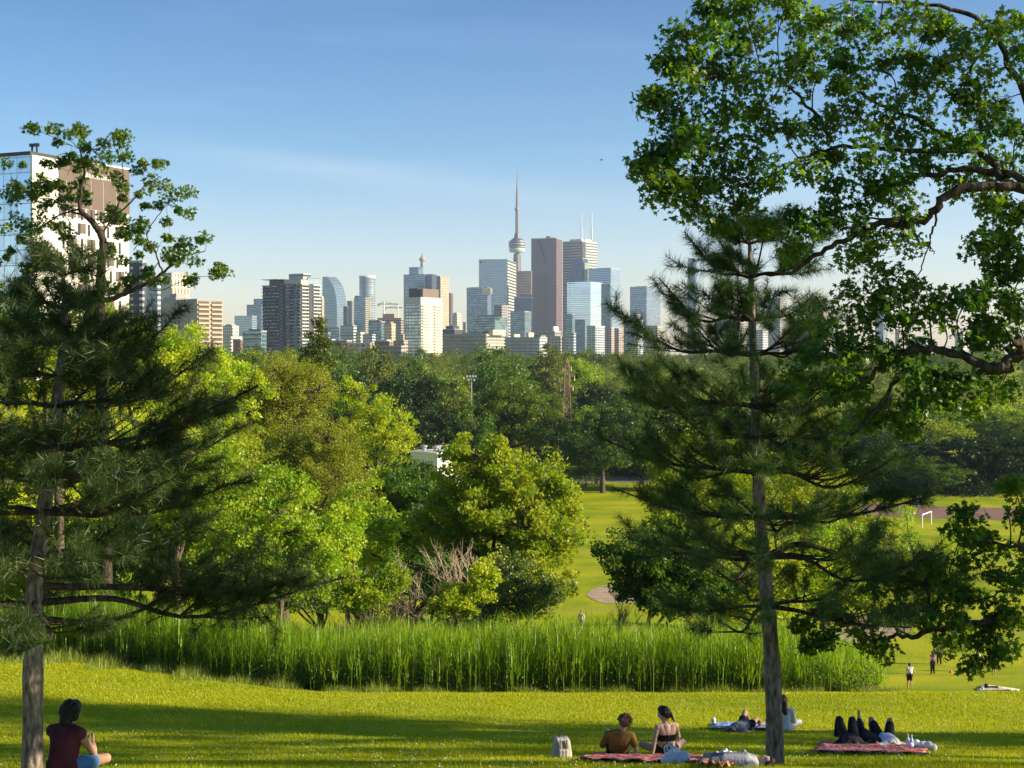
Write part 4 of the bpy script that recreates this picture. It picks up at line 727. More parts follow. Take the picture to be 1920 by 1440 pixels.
bld('brown banded office slab between the grey blue slab and the maroon tower',3600,966,996,996,509,gBrS,phi=4,depth=40)
bld('dark navy glass block with sloped top in front of the brown banded slab',3300,964,997,997,558,gNavy,phi=4,depth=30,extra=[('sloped_top',gNavy,.0,.7,553,None)])
bld('blue glass condominium tower left of the grey blue slab',2700,875,914,921,540,gBlue,'condo_tower','condominium tower',phi=20,depth=30,extra=[('glass_wing',gGold,-.16,.25,552,None,-.1,.4),('crown_frame',MSTL,.3,.9,538,None)])  # wing's sunlight comes from its gold colour
bld('navy glass stepped condominium block in front of the blue glass condominium tower',1900,887,928,952,594,gTeal,'condo_block','condominium block',phi=35,extra=[('slanted_roof',MCC,.1,.9,590,None),('upper_block',gGr,-.25,.1,572,None,.1,.5)])
bld('small peach finned tower behind the navy stepped block',2400,940,946,953,573,gPk,phi=30)
bld('small blue glass tower with steel frame, left of the maroon tower foot',2500,957,984,996,585,gTeal,phi=30,extra=[('roof_frame',MSTL,.1,.6,583,None)])
bld('teal glass block at the foot of the mirror tower',2300,1061,1073,1078,590,gTeal,'glass_block','glass building',phi=25)
bld('low blue glass block right of the teal block, below the mirror tower',2250,1078,1097,1098,600,gBlue,'glass_block','glass building',phi=10,depth=30)
bld('pink precast apartment tower behind the left boughs of the younger pine',1900,1132,1146,1152,615,gPk,'apartment_tower','apartment tower',phi=30)
bld('peach apartment tower with balconies right of the pink one, behind the pine boughs',1850,1152,1160,1169,617,gPk,'apartment_tower','apartment tower',phi=35)
bld('bluish white hospital block with gabled top left of the pine top shoot',2100,1169,1196,1206,600,gBW,'hospital_block','hospital',phi=25,extra=[('gabled_turret',gPk,.1,.45,589,None),('left_turret',gBW,.6,.9,592,None)])
bld('teal tower with gold lit side behind the left needles of the younger pine',2900,1181,1212,1238,538,gBlue,phi=38,extra=[('roof_plant',MDK,.1,.8,536,None)])
bld('blue glass tower sliver beside the top of the younger pine',3400,1289,1302,1306,485,gBlue,phi=25,depth=20)
bld('grey banded tower seen through the middle of the younger pine',2600,1440,1462,1475,560,gGr,phi=35)
bld('pale tower with lit side between the younger pine and the maple leaves',2400,1520,1544,1556,585,gPk,phi=38)
bld('blue condominium tower hidden behind maple leaves above the bough',2500,1640,1656,1664,580,gBlue,'condo_tower','condominium tower',phi=38)
bld('pink tower seen in a gap of the maple leaves above the low bough',2300,1678,1686,1694,618,gPk,phi=38,depth=20)
bld('low blue grey building near the right edge through the maple leaves',1800,1818,1850,1862,615,gBW,'office_block','office building',phi=40)
bld('white low building near the right edge left of the blue grey building',1700,1790,1806,1812,625,gWS2,'office_block','office building',phi=40)
bld('grey condominium slab behind the younger pine trunk',1900,1340,1385,1400,600,gCo,'condo_block','condominium block',phi=38)
bld('beige apartment slab behind the younger pine right boughs',1900,1480,1512,1520,610,gPk,'apartment_tower','apartment tower',phi=38)
# spired art deco group
o,fr,z=bld('stepped blue glass tower with a lantern spire behind the cream fronted condominium tower',3100,757,797,812,515,gBlue,phi=22,extra=[('spire_block',gBlue,.35,.78,500,None,.1,.7),('side_step',gNavy,-.28,.1,514,640,.1,.7)])
q=fr.w(fr.la(787),fr.B*.35,fr.zpx(500))-np.array(o.location); dz=P(960,476,3100)[2]-P(960,500,3100)[2]
lathe('spire',[(4.5,0),(4,dz*.45),(6.5,dz*.5),(7,dz*.62),(6,dz*.72),(3,dz*.8),(1,dz*1.0),(.3,dz*1.08)],MCC,o,10,q)
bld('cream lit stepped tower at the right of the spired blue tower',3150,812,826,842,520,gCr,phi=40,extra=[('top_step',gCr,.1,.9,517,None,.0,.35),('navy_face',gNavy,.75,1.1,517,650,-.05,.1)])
bld('slim reddish brown tower right of the cream stepped tower',3300,839,845,849.5,550,gMar,phi=30)
bld('thin white tower standing alone between the spired group and the blue glass condominium',3000,848,857,866,590,gWS2,phi=40,extra=[('top_box',gWS2,.2,.9,586,None)])
bld('tiny brown block right of the thin white tower',2800,868,873,875,605,gPk,phi=30)
bld('dark dome roofed block right of the cream fronted condominium foot',1800,829,852,868,618,MDK,'office_block','office building',phi=30,extra=[('roof_hump',MDK,.2,.8,611,None)])
# cream fronted condominium with balconies
def floors(o,fr,face,l0,l1,z0,z1,n,proud,th,mat,name='balcony',inset=0):
    src=None
    for i in range(n):
        z=z0+(z1-z0)*i/max(1,n-1)
        if src is None:
            mb=MB(); f=lambda l,t,zz:(fr.w(l,t,zz) if face=='a' else fr.w(t,l,zz))-np.array(o.location)
            V=[f(l,t,zz) for zz in(z,z+th) for l,t in((l0,inset),(l1,inset),(l1,-proud),(l0,-proud))]; mb.add(V,[[0,1,2,3][::-1],[4,5,6,7],[0,1,5,4],[1,2,6,5],[2,3,7,6],[3,0,4,7]]); src=mb.build(name,mat,o); zz0=z
        else:
            c=src.copy(); C.objects.link(c); c.parent=o; c.location=(0,0,z-zz0)
o,fr,z=bld('condominium tower with blue glass left side and cream lit balconies at its right',1450,759,789,829,570,facade('condo glass left',(.20,.24,.28),(.34,.42,.50),3.35,4,.74,.86,var=.4),'condo_tower','condominium tower',phi=36,extra=[('light_top_band',pmat('louvre band',(.50,.50,.47),.6),-.005,1.005,557,None,-.005,1.005),('dark_plantroom',MDK,.25,.8,540,557,.05,.45),('brown_plantroom',MBRN,-.0,.2,541,557,.1,.85)],top=False)
mcl=pmat('balcony slab cream',(.66,.62,.52),.7)
zt0=z-2.5; n=17; st=(zt0-(fr.zpx(662)))/(n-1)
floors(o,fr,'b',fr.B*.04,fr.B*.42,zt0-st*(n-1),zt0,n,1.9,1.15,mcl)
floors(o,fr,'b',fr.B*.60,fr.B*.96,zt0-st*(n-1),zt0,n,1.9,1.15,mcl)
floors(o,fr,'a',-.3,fr.A+.3,zt0-st*(n-1)-.6,zt0-.6,n,.5,.45,MCC,'floor_slab')
fbox(fr,'balcony_back_wall',pmat('cream wall',(.58,.53,.42),.75),o,GZ,z-.4,-.25,0,.3,fr.B*.99)
# dark condominium towers
o,fr,z=bld('tall dark condominium tower with framed balconies and pale balconies at its right corner',1275,493,563,600,533,gDkC,'condo_tower','condominium tower',phi=33,top=False,extra=[('left_penthouse',MBRN,.6,.93,523.5,None,.2,.8),('middle_penthouse',MCR,.0,.45,524,None,.05,.4),('top_plantroom',facade('louvre',(.38,.42,.46),(.10,.13,.17),4,400,.4,1),.02,.4,512,524,.2,.6),('right_penthouse',gPale,-.0,.08,520,None,.4,.95)])
fbox(fr,'roof_canopy',MPAR,o,fr.zpx(522.6),fr.zpx(521.6),fr.A*.55,fr.A*1.02,-1,fr.B*.8)
fbox(fr,'right_canopy',MPAR,o,fr.zpx(519.5),fr.zpx(518.6),-1,fr.A*.08,fr.B*.4,fr.B*1.05)
a0,a1=fr.la(534),fr.la(524); fbox(fr,'recess_shade_strip',MDK,o,GZ,z+1.2,a0,a1,-.5,0)  # dark strip on the wall stands for shade in the vertical slot
n=21; st=(z-fr.zpx(665))/n; mdf=pmat('dark slab edge',(.05,.058,.075),.6); mpl=pmat('pale balcony',(.50,.49,.46),.6)
for l0,l1 in((a1+.3,fr.A+.4),(.2,a0-.3)): floors(o,fr,'a',l0,l1,z-st*(n-.2),z-.7,n,1.5,.5,mdf,'floor_slab')
for t in(.06,.26,.44): floors(o,fr,'a',fr.A*t,fr.A*t+3.4,z-st*(n-.2)+.45,z-.25,n,1.3,.9,pmat('balcony glass',(.13,.15,.19),.2,metal=.3))
l0,l1=fr.lb(577),fr.lb(585); fbox(fr,'corner_shade_strip',MDK,o,GZ,z+.8,-.6,0,l0,l1)  # dark strip coloured as the shade of the balcony recess
for a_,b_ in((.8,l0-.4),(l1+.4,fr.B-.3)): floors(o,fr,'b',a_,b_,z-st*(n-.2),z-.7,n,1.8,1.1,mpl)
bld('cream slim tower between the dark condominium and the curved glass tower',2600,598,604,608,560,gCr,phi=35,extra=[('upper_balconies',MWH,.1,.9,556,None)])
# curved blade tower
d=2900; fr=Frame(606,628,645,d,math.radians(28)); o=thing('curved_tower','glass tower with a sail like curved roof, lit gold low on its curve','office tower',fr.w(fr.A/2,fr.B/2,GZ))
out_px=[(605,518.5),(612,518),(618,524),(624,533),(628,545),(631,560),(632,575),(632,590),(632,660)]
pts=[(fr.la(x_),fr.zpx(y_)) for x_,y_ in out_px]; pts=[(pts[0][0],GZ)]+pts; pts[-1]=(pts[-1][0],GZ); n=len(pts)
V=[fr.w(a,b_,zz)-np.array(o.location) for b_ in(0,34.) for a,zz in pts]; Fs=[list(range(n)),list(range(n,2*n))[::-1]]+[[i,i+n,(i+1)%n+n,(i+1)%n] for i in range(n)]
UV=[(a,zz) for a,zz in pts]+[(a,zz) for a,zz in pts][::-1]; cum=0
for i in range(n): 
    UV+=[(0,pts[i][1]),(34,pts[i][1]),(34,pts[(i+1)%n][1]),(0,pts[(i+1)%n][1])]
mk('facade',V,Fs,facade('sail glass',(.16,.24,.30),(.24,.34,.42),3.3,3,.7,.9,var=.2,grough=.18),o,uv=UV)
bld('pale glass tower peeping out behind the curved tower',3200,630,638,640,532,gPale,phi=20,depth=20)
bld('low navy office block right of the curved tower foot',2700,644,651,653,575,gNavy,phi=20)
bld('grey blue office tower left of the pair with the round tower',2800,651,660,665,565,gGr,phi=35)
bld('square tower with right side coloured sunlit gold, in front of the round glass tower',2600,664,685,695,559,gBlue,phi=28,extra=[('painted_sun_side',gGold,-.01,.0,560,650,.02,.98),('left_shaft',gNavy,.72,1.0,554,None)])  # gold panels paint sunlight onto the right face
o=thing('round_tower','round glass tower with a pale flat crown','office tower',(float((689-960)/F*3000),3000,GZ)); rr=15*3000/F; zc=P(960,522,3000)[2]-GZ
lathe('facade',[(rr,-3),(rr,zc)],facade('round glass',(.30,.36,.42),(.20,.28,.36),3.6,400,.5,1,gm=.8),o,36)
me=o.children[0].data; uvl=me.uv_layers.new(name='UVMap')
for lp in me.loops: uvl.data[lp.index].uv=(me.vertices[lp.vertex_index].co.x,me.vertices[lp.vertex_index].co.z)
lathe('crown_ring',[(rr*.9,zc),(rr*1.03,zc+1),(rr*1.03,zc+5),(rr*.9,zc+5)],MWH,o,36)
# left skyline
bld('stepped blue glass tower behind the dark condominium at its left',2700,463,490,500,572,gBlue,phi=20,extra=[('upper_step',gBlue,-.1,.55,560,None,.1,.9)])
bld('low blue glass slab at the far left of the skyline',2500,440,473,482,593,gPale,phi=20)
bld('low grey office block just right of the slab apartments',1700,418,436,448,612,gWS2,'office_block','office building',phi=35,extra=[('penthouse',MCC,.2,.8,608,None)])
bld('white low building stepped in front of the grey office block',1500,417,433,455,632,gWS2,'office_block','office building',phi=38)
bld('brick apartment block left of the white framed block',1250,437,451,458,638,gBk,'apartment_block','apartment block',phi=30)
o,fr,z=bld('low white framed glass block at the left foot of the dark condominium tower',1200,455,490,500,622,gTeal,'apartment_block','apartment block',phi=15,depth=25,extra=[('dark_penthouse',MDK,.1,.7,617,None)])
floors(o,fr,'a',-.3,fr.A+.3,fr.zpx(664),z-.6,5,.8,.6,MWH,'floor_slab')
# centre low rises
bld('striped brown and white office block under the two cranes',2300,708,752,757,597,gBrS,'office_block','office building',phi=12,depth=50,extra=[('orange_plantroom',pmat('orange cladding',(.45,.24,.15),.7),.3,.8,588,None)])
bld('teal glass residence with brick top left of the striped office block',1800,691,715,722,604,gTeal,'apartment_block','apartment block',phi=25,extra=[('brick_top',MBR,.2,1.0,600,None)])
bld('cream balcony block beside the teal glass residence',1700,720,734,742,608,gCr,'apartment_block','apartment block',phi=40,extra=[('orange_corner',pmat('orange render',(.48,.22,.12),.8),.2,.9,603,None)])
bld('blue office block with white dome below the curved tower',1900,617,636,642,615,gBlue,'office_block','office building',phi=25)
bld('white banded office block below the round tower',1750,638,663,669,612,facade('white band office',(.48,.50,.48),(.10,.14,.16),3.6,400,.5,1),'office_block','office building',phi=22,extra=[('penthouse',MCC,.1,.7,609,None)])
bld('small white block right of the white banded office block',1700,667,676,684,624,gWS2,'office_block','office building',phi=38)
bld('low dark roofed warehouse stretching below the curved tower',1150,600,650,660,640,facade('warehouse brick',(.12,.10,.09),(.07,.08,.09),3.5,5,.45,.6),'warehouse','warehouse',phi=10,depth=30,extra=[('rooftop_units',MCC,.3,.45,637,None),('rooftop_unit',MWH,.6,.66,636,None)])
bld('beige school like block with brick end right of the warehouse',1050,640,694,700,645,gCo,'school_building','school building',phi=8,depth=22,extra=[('brick_end',MBR,.78,1.01,644,690,-.05,.3)])
bld('orange brick block with white roof units in the low rises',1350,702,730,740,641,gBk,'apartment_block','apartment block',phi=30,extra=[('roof_units',MWH,.2,.8,637,None)])
bld('dark flat roofed school block right of the orange brick block',950,714,752,762,651,gGr,'school_building','school building',phi=25,extra=[('dark_plantroom',MDK,.4,.9,649,None)])
bld('brown low block left of the cream fronted condominium foot',1300,738,757,765,640,gPk,'apartment_block','apartment block',phi=30)
o,fr,z=bld('long low cream slab building with banded floors at the wood edge',1250,831,911,945,628,gGr,'slab_building','apartment block',phi=24,extra=[('penthouse',MCC,.0,.45,620,None),('small_penthouse',MCR,-.1,.12,618,None)])
floors(o,fr,'a',-.4,fr.A+.4,fr.zpx(662),z-.6,6,1.0,.7,MCC,'floor_slab'); floors(o,fr,'b',0,fr.B+.2,fr.zpx(660),z-.6,6,1.0,.7,mcl,'floor_slab')
o,fr,z=bld('low terraced housing complex with pale stepped balconies below the maroon tower',1350,945,1012,1026,634,gBW,'terrace_block','apartment block',phi=18,extra=[('stair_tower',MCR,.74,.8,626,None),('stair_tower',MCR,.34,.42,623,None),('roof_block',gGr,.0,.2,628,None)])
floors(o,fr,'a',0,fr.A,fr.zpx(664),z-1,6,1.2,.8,MPAR)
bld('grey block with satellite mast at the foot of the maroon tower',1700,1008,1040,1052,622,gGr,'office_block','office building',phi=22,extra=[('mast_base',MWH,.1,.18,612,None)])
bld('pale banded condominium low between mirror tower and pink apartments',1800,1100,1116,1134,612,gBW,'condo_block','condominium block',phi=35)
rngc=random.Random(5)
fill=[(1062,1080,626,1500,gBW,'low blue and white block under the teal block'),(1030,1058,632,1500,gCo,'low concrete block right of the satellite mast block'),(867,889,625,1600,gCo,'low concrete block behind the left of the long slab building'),(742,760,628,1800,gPk,'low rose coloured block behind the brown low block'),(680,704,628,1600,gBW,'low blue and white block left of the orange brick block'),(1210,1240,612,1900,gCo,'low concrete block behind the pine left needles'),(1560,1590,630,1700,gCo,'low concrete block behind the maple at the skyline'),(1710,1745,632,1700,gBW,'low blue and white block behind the maple at the skyline'),(1400,1440,620,1800,gBW,'low blue and white block behind the pine crown'),(602,620,625,1700,gTeal,'low teal block right of the dark condominium foot')]
for a_,b_,yt,d_,m_,lb_ in fill: bld(lb_,d_,a_,a_+(b_-a_)*.75,b_,yt,m_,'low_block','low building',phi=32)
# tower cranes
def crane(px,yt,d,jl,jr,label,flip=1):
    b=np.array([(px-960)/F*d,d,GZ]); o=thing('tower_crane',label,'crane',b); zt_=P(960,yt,d)[2]-GZ; s=d/F
    mb=MB(); mb.bar([0,0,0],[0,0,zt_+8*s*.6],1.3,4); mb.build('mast',MSTL,o); j=MB(); j.bar([-jl*s,0,zt_],[jr*s,0,zt_],.9,4); j.bar([-jl*s*.8,0,zt_],[0,0,zt_+5*s],.3,4); j.bar([jr*s*.7,0,zt_],[0,0,zt_+5*s],.3,4); j.build('jib',MSTL,o)
    c=MB(); c.box(-jl*s,-jl*s+4,-1,1,zt_-4,zt_-.5); c.build('counterweight',MCC,o)
crane(720,570,2500,12,27,'left construction crane above the striped office block'); crane(746,577,2550,26,9,'right construction crane above the striped office block')
# slab apartments, left
o,fr,z=bld('grey concrete slab apartment block with a beige balcony end',900,291,370,417,563,gCo,'apartment_block','apartment block',phi=47,top=True,extra=[('lift_house',MCC,.55,.85,554,None,.1,.6),('upper_lift_house',MCC,.6,.75,547,None,.2,.5)])
MBG=pmat('beige balcony end',(.46,.37,.29),.8,noise=.1,nscale=.1)
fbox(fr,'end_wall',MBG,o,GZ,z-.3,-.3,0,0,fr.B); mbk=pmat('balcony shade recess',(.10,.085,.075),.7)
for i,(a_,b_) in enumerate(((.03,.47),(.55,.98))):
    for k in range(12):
        zz=z-2.9*(k+1)+.9; fbox(fr,'balcony_shade_strip',mbk,o,zz,zz+1.5,-.36,-.3,fr.B*a_,fr.B*b_)  # dark strip painted as the shade behind each balcony
    floors(o,fr,'b',fr.B*a_,fr.B*b_,z-2.9*12-.3,z-2.9-.3,12,1.4,1.1,MBG)
mww=pmat('white window',(.6,.62,.62),.4)
for k in range(8):
    for px in(329,336): l=fr.la(px); zz=z-2.9*(k+1)+.5; fbox(fr,'window',MDK,o,zz,zz+1.3,l-1,l+1,-.12,0)
bld('dark charcoal apartment tower with white windows behind the white hospital block',700,236,268,276,492,facade('charcoal wall white windows',(.05,.055,.075),(.42,.45,.48),3,5,.45,.35,gm=.2,var=.3),'apartment_tower','apartment tower',phi=15,depth=22)
o,fr,z=bld('blue grey balcony tower behind the slab apartment block',800,270,296,302,522,gBW,'apartment_tower','apartment tower',phi=15,depth=16)
bld('cream tower with a curved top right behind the slab apartments',1000,299,322,356,514,facade('cream piers',(.56,.50,.40),(.14,.15,.16),6,2.6,.8,.4),'apartment_tower','apartment tower',phi=44,extra=[('curved_top',MCR,.0,1.0,510.5,None,.1,.6)])
# hotel-like hospital block
fr=Frame(-70,63,243,280,math.radians(24)); b=fr.w(fr.A/2,fr.B/2,float(H(-100,290))); o=thing('hospital_building','big white and brown building with letters on its top band, left edge','hospital',b)
z1=fr.zpx(290); zb=b[2]-3; whp=facade('white panels',(.66,.63,.57),(.62,.60,.55),3.0,3.4,.96,.98,gm=0,grough=.6,var=.05)
fbox(fr,'facade',whp,o,zb,z1,-.0,.5,0,fr.B); fbox(fr,'glass_wing',facade('blue panel glass',(.42,.50,.60),(.50,.62,.76),3.0,3.4,.94,.96,var=.12),o,zb,z1,.5,fr.A,0,fr.B); fbox(fr,'roof_edge',MDK,o,z1+.01,z1+.7,.3,fr.A,-.2,fr.B)
for px in(24,33):
    q=fr.w(fr.la(px),fr.B*.2,z1+.7)-np.array(o.location); mb=MB(); mb.bar(q,q+[0,0,2.3],.22,8); mb.box(q[0]-.5,q[0]+.5,q[1]-.3,q[1]+.3,q[2]+1.9,q[2]+2.5); mb.build('flue',MDK,o)
Lb=lambda px: fr.lb(px); brown=pmat('brown wall panel',(.125,.098,.082),.7,noise=.06,nscale=.3); white=pmat('white wall panel',(.68,.65,.59),.7); dgl=pmat('dark window',(.05,.06,.08),.15,metal=.5)
l112,l243=Lb(112),fr.B
fbox(fr,'brown_top_band',brown,o,z1-9.0,z1+.35,-.15,0,l112,l243+.1); fbox(fr,'white_coping',white,o,z1+.36,z1+.7,-.25,.4,l112,l243+.2)
for px in(125,148,171,194,218): l=Lb(px); fbox(fr,'panel_joint',MCC,o,z1-9,z1-3,-.2,-.15,l,l+.12)
for r in range(10):
    zz=z1-9.05-3.05*(r+1)
    cols=[112,129,147,165,183,201,218,234]
    for j in range(7):
        l0,l1=Lb(cols[j]),Lb(cols[j+1])
        if (j+r//2)%2==0 or r<1: fbox(fr,'brown_panel',brown,o,zz+.95,zz+3.0,-.06-.002*(j%2),0,l0,l1-.45 if j<6 else l1)
        sh=.2 if r%2 else 1.0
        fbox(fr,'window',dgl,o,zz+.6,zz+2.95,-.12,-.07,l0+sh,l0+sh+.55)
sign('BRIDGEPOINT',o,fr,157,331.5,1.35,pmat('white letters',(.8,.8,.78),.5),face='b',wfit=8.6,ext=.08)
# white flat roofed building in the trees
fr=Frame(770,820,862,205,math.radians(50)); b=fr.w(fr.A/2,fr.B/2,float(H(-12,205))); o=thing('park_building','white flat roofed building with rooftop vents half hidden among the trees','building',b)
z1=fr.zpx(852); fbox(fr,'walls',pmat('white boards',(.62,.62,.62),.6,noise=.05),o,b[2],z1); fbox(fr,'roof',pmat('white roof',(.66,.66,.66),.5),o,z1+.01,z1+.25,-.4,fr.A+.4,-.4,fr.B+.4)
for a_,b_ in((.75,.3),(.35,.35),(.55,.7)):
    q=fr.w(fr.A*a_,fr.B*b_,z1+.25)-np.array(o.location); mb=MB(); mb.bar(q,q+[0,0,.5],.35,10); mb.bar(q+[0,0,.5],q+[0,0,.8],.5,10); mb.build('vent',MSTL,o)
mb=MB()
for l in np.linspace(0,fr.B,8): q=fr.w(0,l,z1+.25)-np.array(o.location); mb.bar(q,q+[0,0,1],.03,4)
q0=fr.w(0,0,z1+1.2)-np.array(o.location); q1=fr.w(0,fr.B,z1+1.2)-np.array(o.location); mb.bar(q0,q1,.04,4); mb.build('railing',MSTL,o)
# pylon
d=300; b=gb(1063,d); o=thing('transmission_pylon','rusty steel lattice pylon with three pairs of arms standing in the wood','pylon',b); zt_=P(960,672,d)[2]-b[2]; zs=lambda py:P(960,py,d)[2]-b[2]; s=d/F
mr=pmat('rusty steel',(.34,.19,.15),.7); mb=MB()
def lat(mb,z0,z1,w0,w1,n):
    cs=[(-1,-1),(1,-1),(1,1),(-1,1)]
    for i in range(n):
        ta,tb=i/n,(i+1)/n; za,zb_=z0+(z1-z0)*ta,z0+(z1-z0)*tb; wa,wb=w0+(w1-w0)*ta,w0+(w1-w0)*tb
        for k in range(4):
            c,c2=cs[k],cs[(k+1)%4]; mb.bar([c[0]*wa,c[1]*wa,za],[c[0]*wb,c[1]*wb,zb_],.05,4); mb.bar([c[0]*wa,c[1]*wa,za],[c2[0]*wb,c2[1]*wb,zb_],.028,4); mb.bar([c2[0]*wa,c2[1]*wa,za],[c[0]*wb,c[1]*wb,zb_],.028,4); mb.bar([c[0]*wb,c[1]*wb,zb_],[c2[0]*wb,c2[1]*wb,zb_],.028,4)
lat(mb,0,zs(740),1.5,.62,8); lat(mb,zs(740),zs(690),.62,.40,6); lat(mb,zs(690),zt_,.40,.05,3); mb.build('lattice_body',mr,o)
for py,hw in((706,14),(725,11.5),(688,8)):
    z=zs(py)
    for sg in(-1,1):
        mb=MB(); w_=hw*s*sg
        for yy in(-.4,.4): mb.bar([0,yy,z],[w_,0,z],.07,4); mb.bar([0,yy,z+1.0],[w_,0,z],.06,4); mb.bar([w_*.5,yy*.5,z],[0,yy,z+1.0],.04,4)
        a=mb.build('cross_arm',mr,o)
        m2=MB(); m2.bar([w_,0,z],[w_,0,z-.9],.09,6); m2.build('insulator',MWH,a)
# floodlight mast
d=255; b=gb(884,d); o=thing('floodlight_mast','grey floodlight mast with a cross of lamps above the park trees','floodlight mast',b); zt_=P(960,706,d)[2]-b[2]; mb=MB(); mb.bar([0,0,0],[0,0,zt_],.16,8,.09); mb.build('pole',MSTL,o)
mb=MB(); mb.bar([-.75,0,zt_-.1],[.75,0,zt_-.1],.05,6); mb.bar([-.5,0,zt_-.75],[.5,0,zt_-.75],.05,6); mb.build('crossbars',MSTL,o)
for xx,zz in((-.75,-.1),(-.25,-.1),(.3,-.1),(.75,-.1),(-.5,-.75),(.5,-.75)): mb=MB(); mb.box(xx-.14,xx+.14,-.2,.15,zt_+zz,zt_+zz+.3); mb.build('floodlight',MWH,o)
# ---------------------------------------------------------------- people
import bmesh
_b=bmesh.new(); bmesh.ops.create_icosphere(_b,subdivisions=2,radius=1); ICO_V=np.array([v.co[:] for v in _b.verts]); ICO_F=np.array([[v.index for v in f.verts] for f in _b.faces]); _b.free()
def ball(c,r): return [(np.array(c,float),np.array(r if hasattr(r,'__len__') else (r,r,r),float))]
def chain(a,ra,b,rb,flat=1.0):
    a=np.array(a,float); b=np.array(b,float); n=max(2,int(np.linalg.norm(b-a)/(min(ra,rb)*.45))+1)
    return [(a+(b-a)*t,np.array([1,flat,1])*(ra+(rb-ra)*t)) for t in np.linspace(0,1,n)]
def grow(pr,e): return [(c,r+e) for c,r in pr]
def blob(name,prims,mat,parent,vox=.014,sm=4):
    V=np.concatenate([ICO_V*r+c for c,r in prims]); Fc=(np.arange(len(prims))[:,None,None]*len(ICO_V)+ICO_F).reshape(-1,3)
    o=mk(name,V,Fc,None,None); m=o.modifiers.new('r','REMESH'); m.mode='VOXEL'; m.voxel_size=vox; s=o.modifiers.new('s','SMOOTH'); s.iterations=sm; s.factor=.5
    dg=bpy.context.evaluated_depsgraph_get(); dg.update(); me=bpy.data.meshes.new_from_object(o.evaluated_get(dg)); o.modifiers.clear(); o.data=me; o.parent=parent; me.materials.clear(); me.materials.append(mat)
    me.polygons.foreach_set('use_smooth',np.ones(len(me.polygons),dtype=bool)); return o
skinA=pmat('skin',(.42,.24,.17),.6,spec=.25); skinB=pmat('fair skin',(.52,.33,.26),.6,spec=.25)
hDark=pmat('dark hair',(.012,.009,.008),.6); hBrn=pmat('brown hair',(.05,.025,.014),.6); hFair=pmat('fair hair',(.15,.095,.045),.7)
def cm(n,c,r=.85): return pmat(n,c,r,noise=.12,nscale=9,bump=.15)
cMar=cm('maroon cotton',(.10,.022,.03)); cBlue=cm('blue denim',(.10,.22,.42)); cMus=cm('mustard cotton',(.22,.13,.025)); cBlk=cm('black cotton',(.010,.010,.012)); cWht=cm('white cotton',(.62,.62,.64)); cGry=cm('grey cotton',(.18,.19,.22)); cPur=cm('purple cotton',(.28,.10,.28)); cPnk=cm('pale pink cotton',(.52,.40,.36)); cShoe=cm('dark shoe',(.04,.035,.035)); cPch=cm('peach towel',(.52,.24,.17))
def hand(w,d,side,up,curl=.5,s=1):
    """palm and five unequal bent fingers; w wrist, d pointing direction, side = thumb side"""
    w=np.array(w,float); d=unit(np.array(d,float)); side=unit(np.array(side,float)); n_=unit(np.cross(d,side)); pr=[]
    for t in(-1,0,1): pr+=chain(w+side*t*.016*s,.016*s,w+d*.075*s+side*t*.022*s,.014*s)
    for i,(o_,l) in enumerate(((.03,.07),(.01,.08),(-.01,.074),(-.029,.057))):
        a=w+d*.08*s+side*o_*s; b=a+(d*(1-curl*.4)-n_*curl*.5)*l*.5*s; c=b+(d*(1-curl)-n_*curl)*l*.5*s; pr+=chain(a,.010*s,b,.009*s)+chain(b,.009*s,c,.0075*s)
    a=w+d*.02*s+side*.025*s; b=a+(d*.6+side*.8)*.035*s; c=b+(d*.9+side*.2-n_*.3)*.03*s; return pr+chain(a,.012*s,b,.011*s)+chain(b,.011*s,c,.009*s)
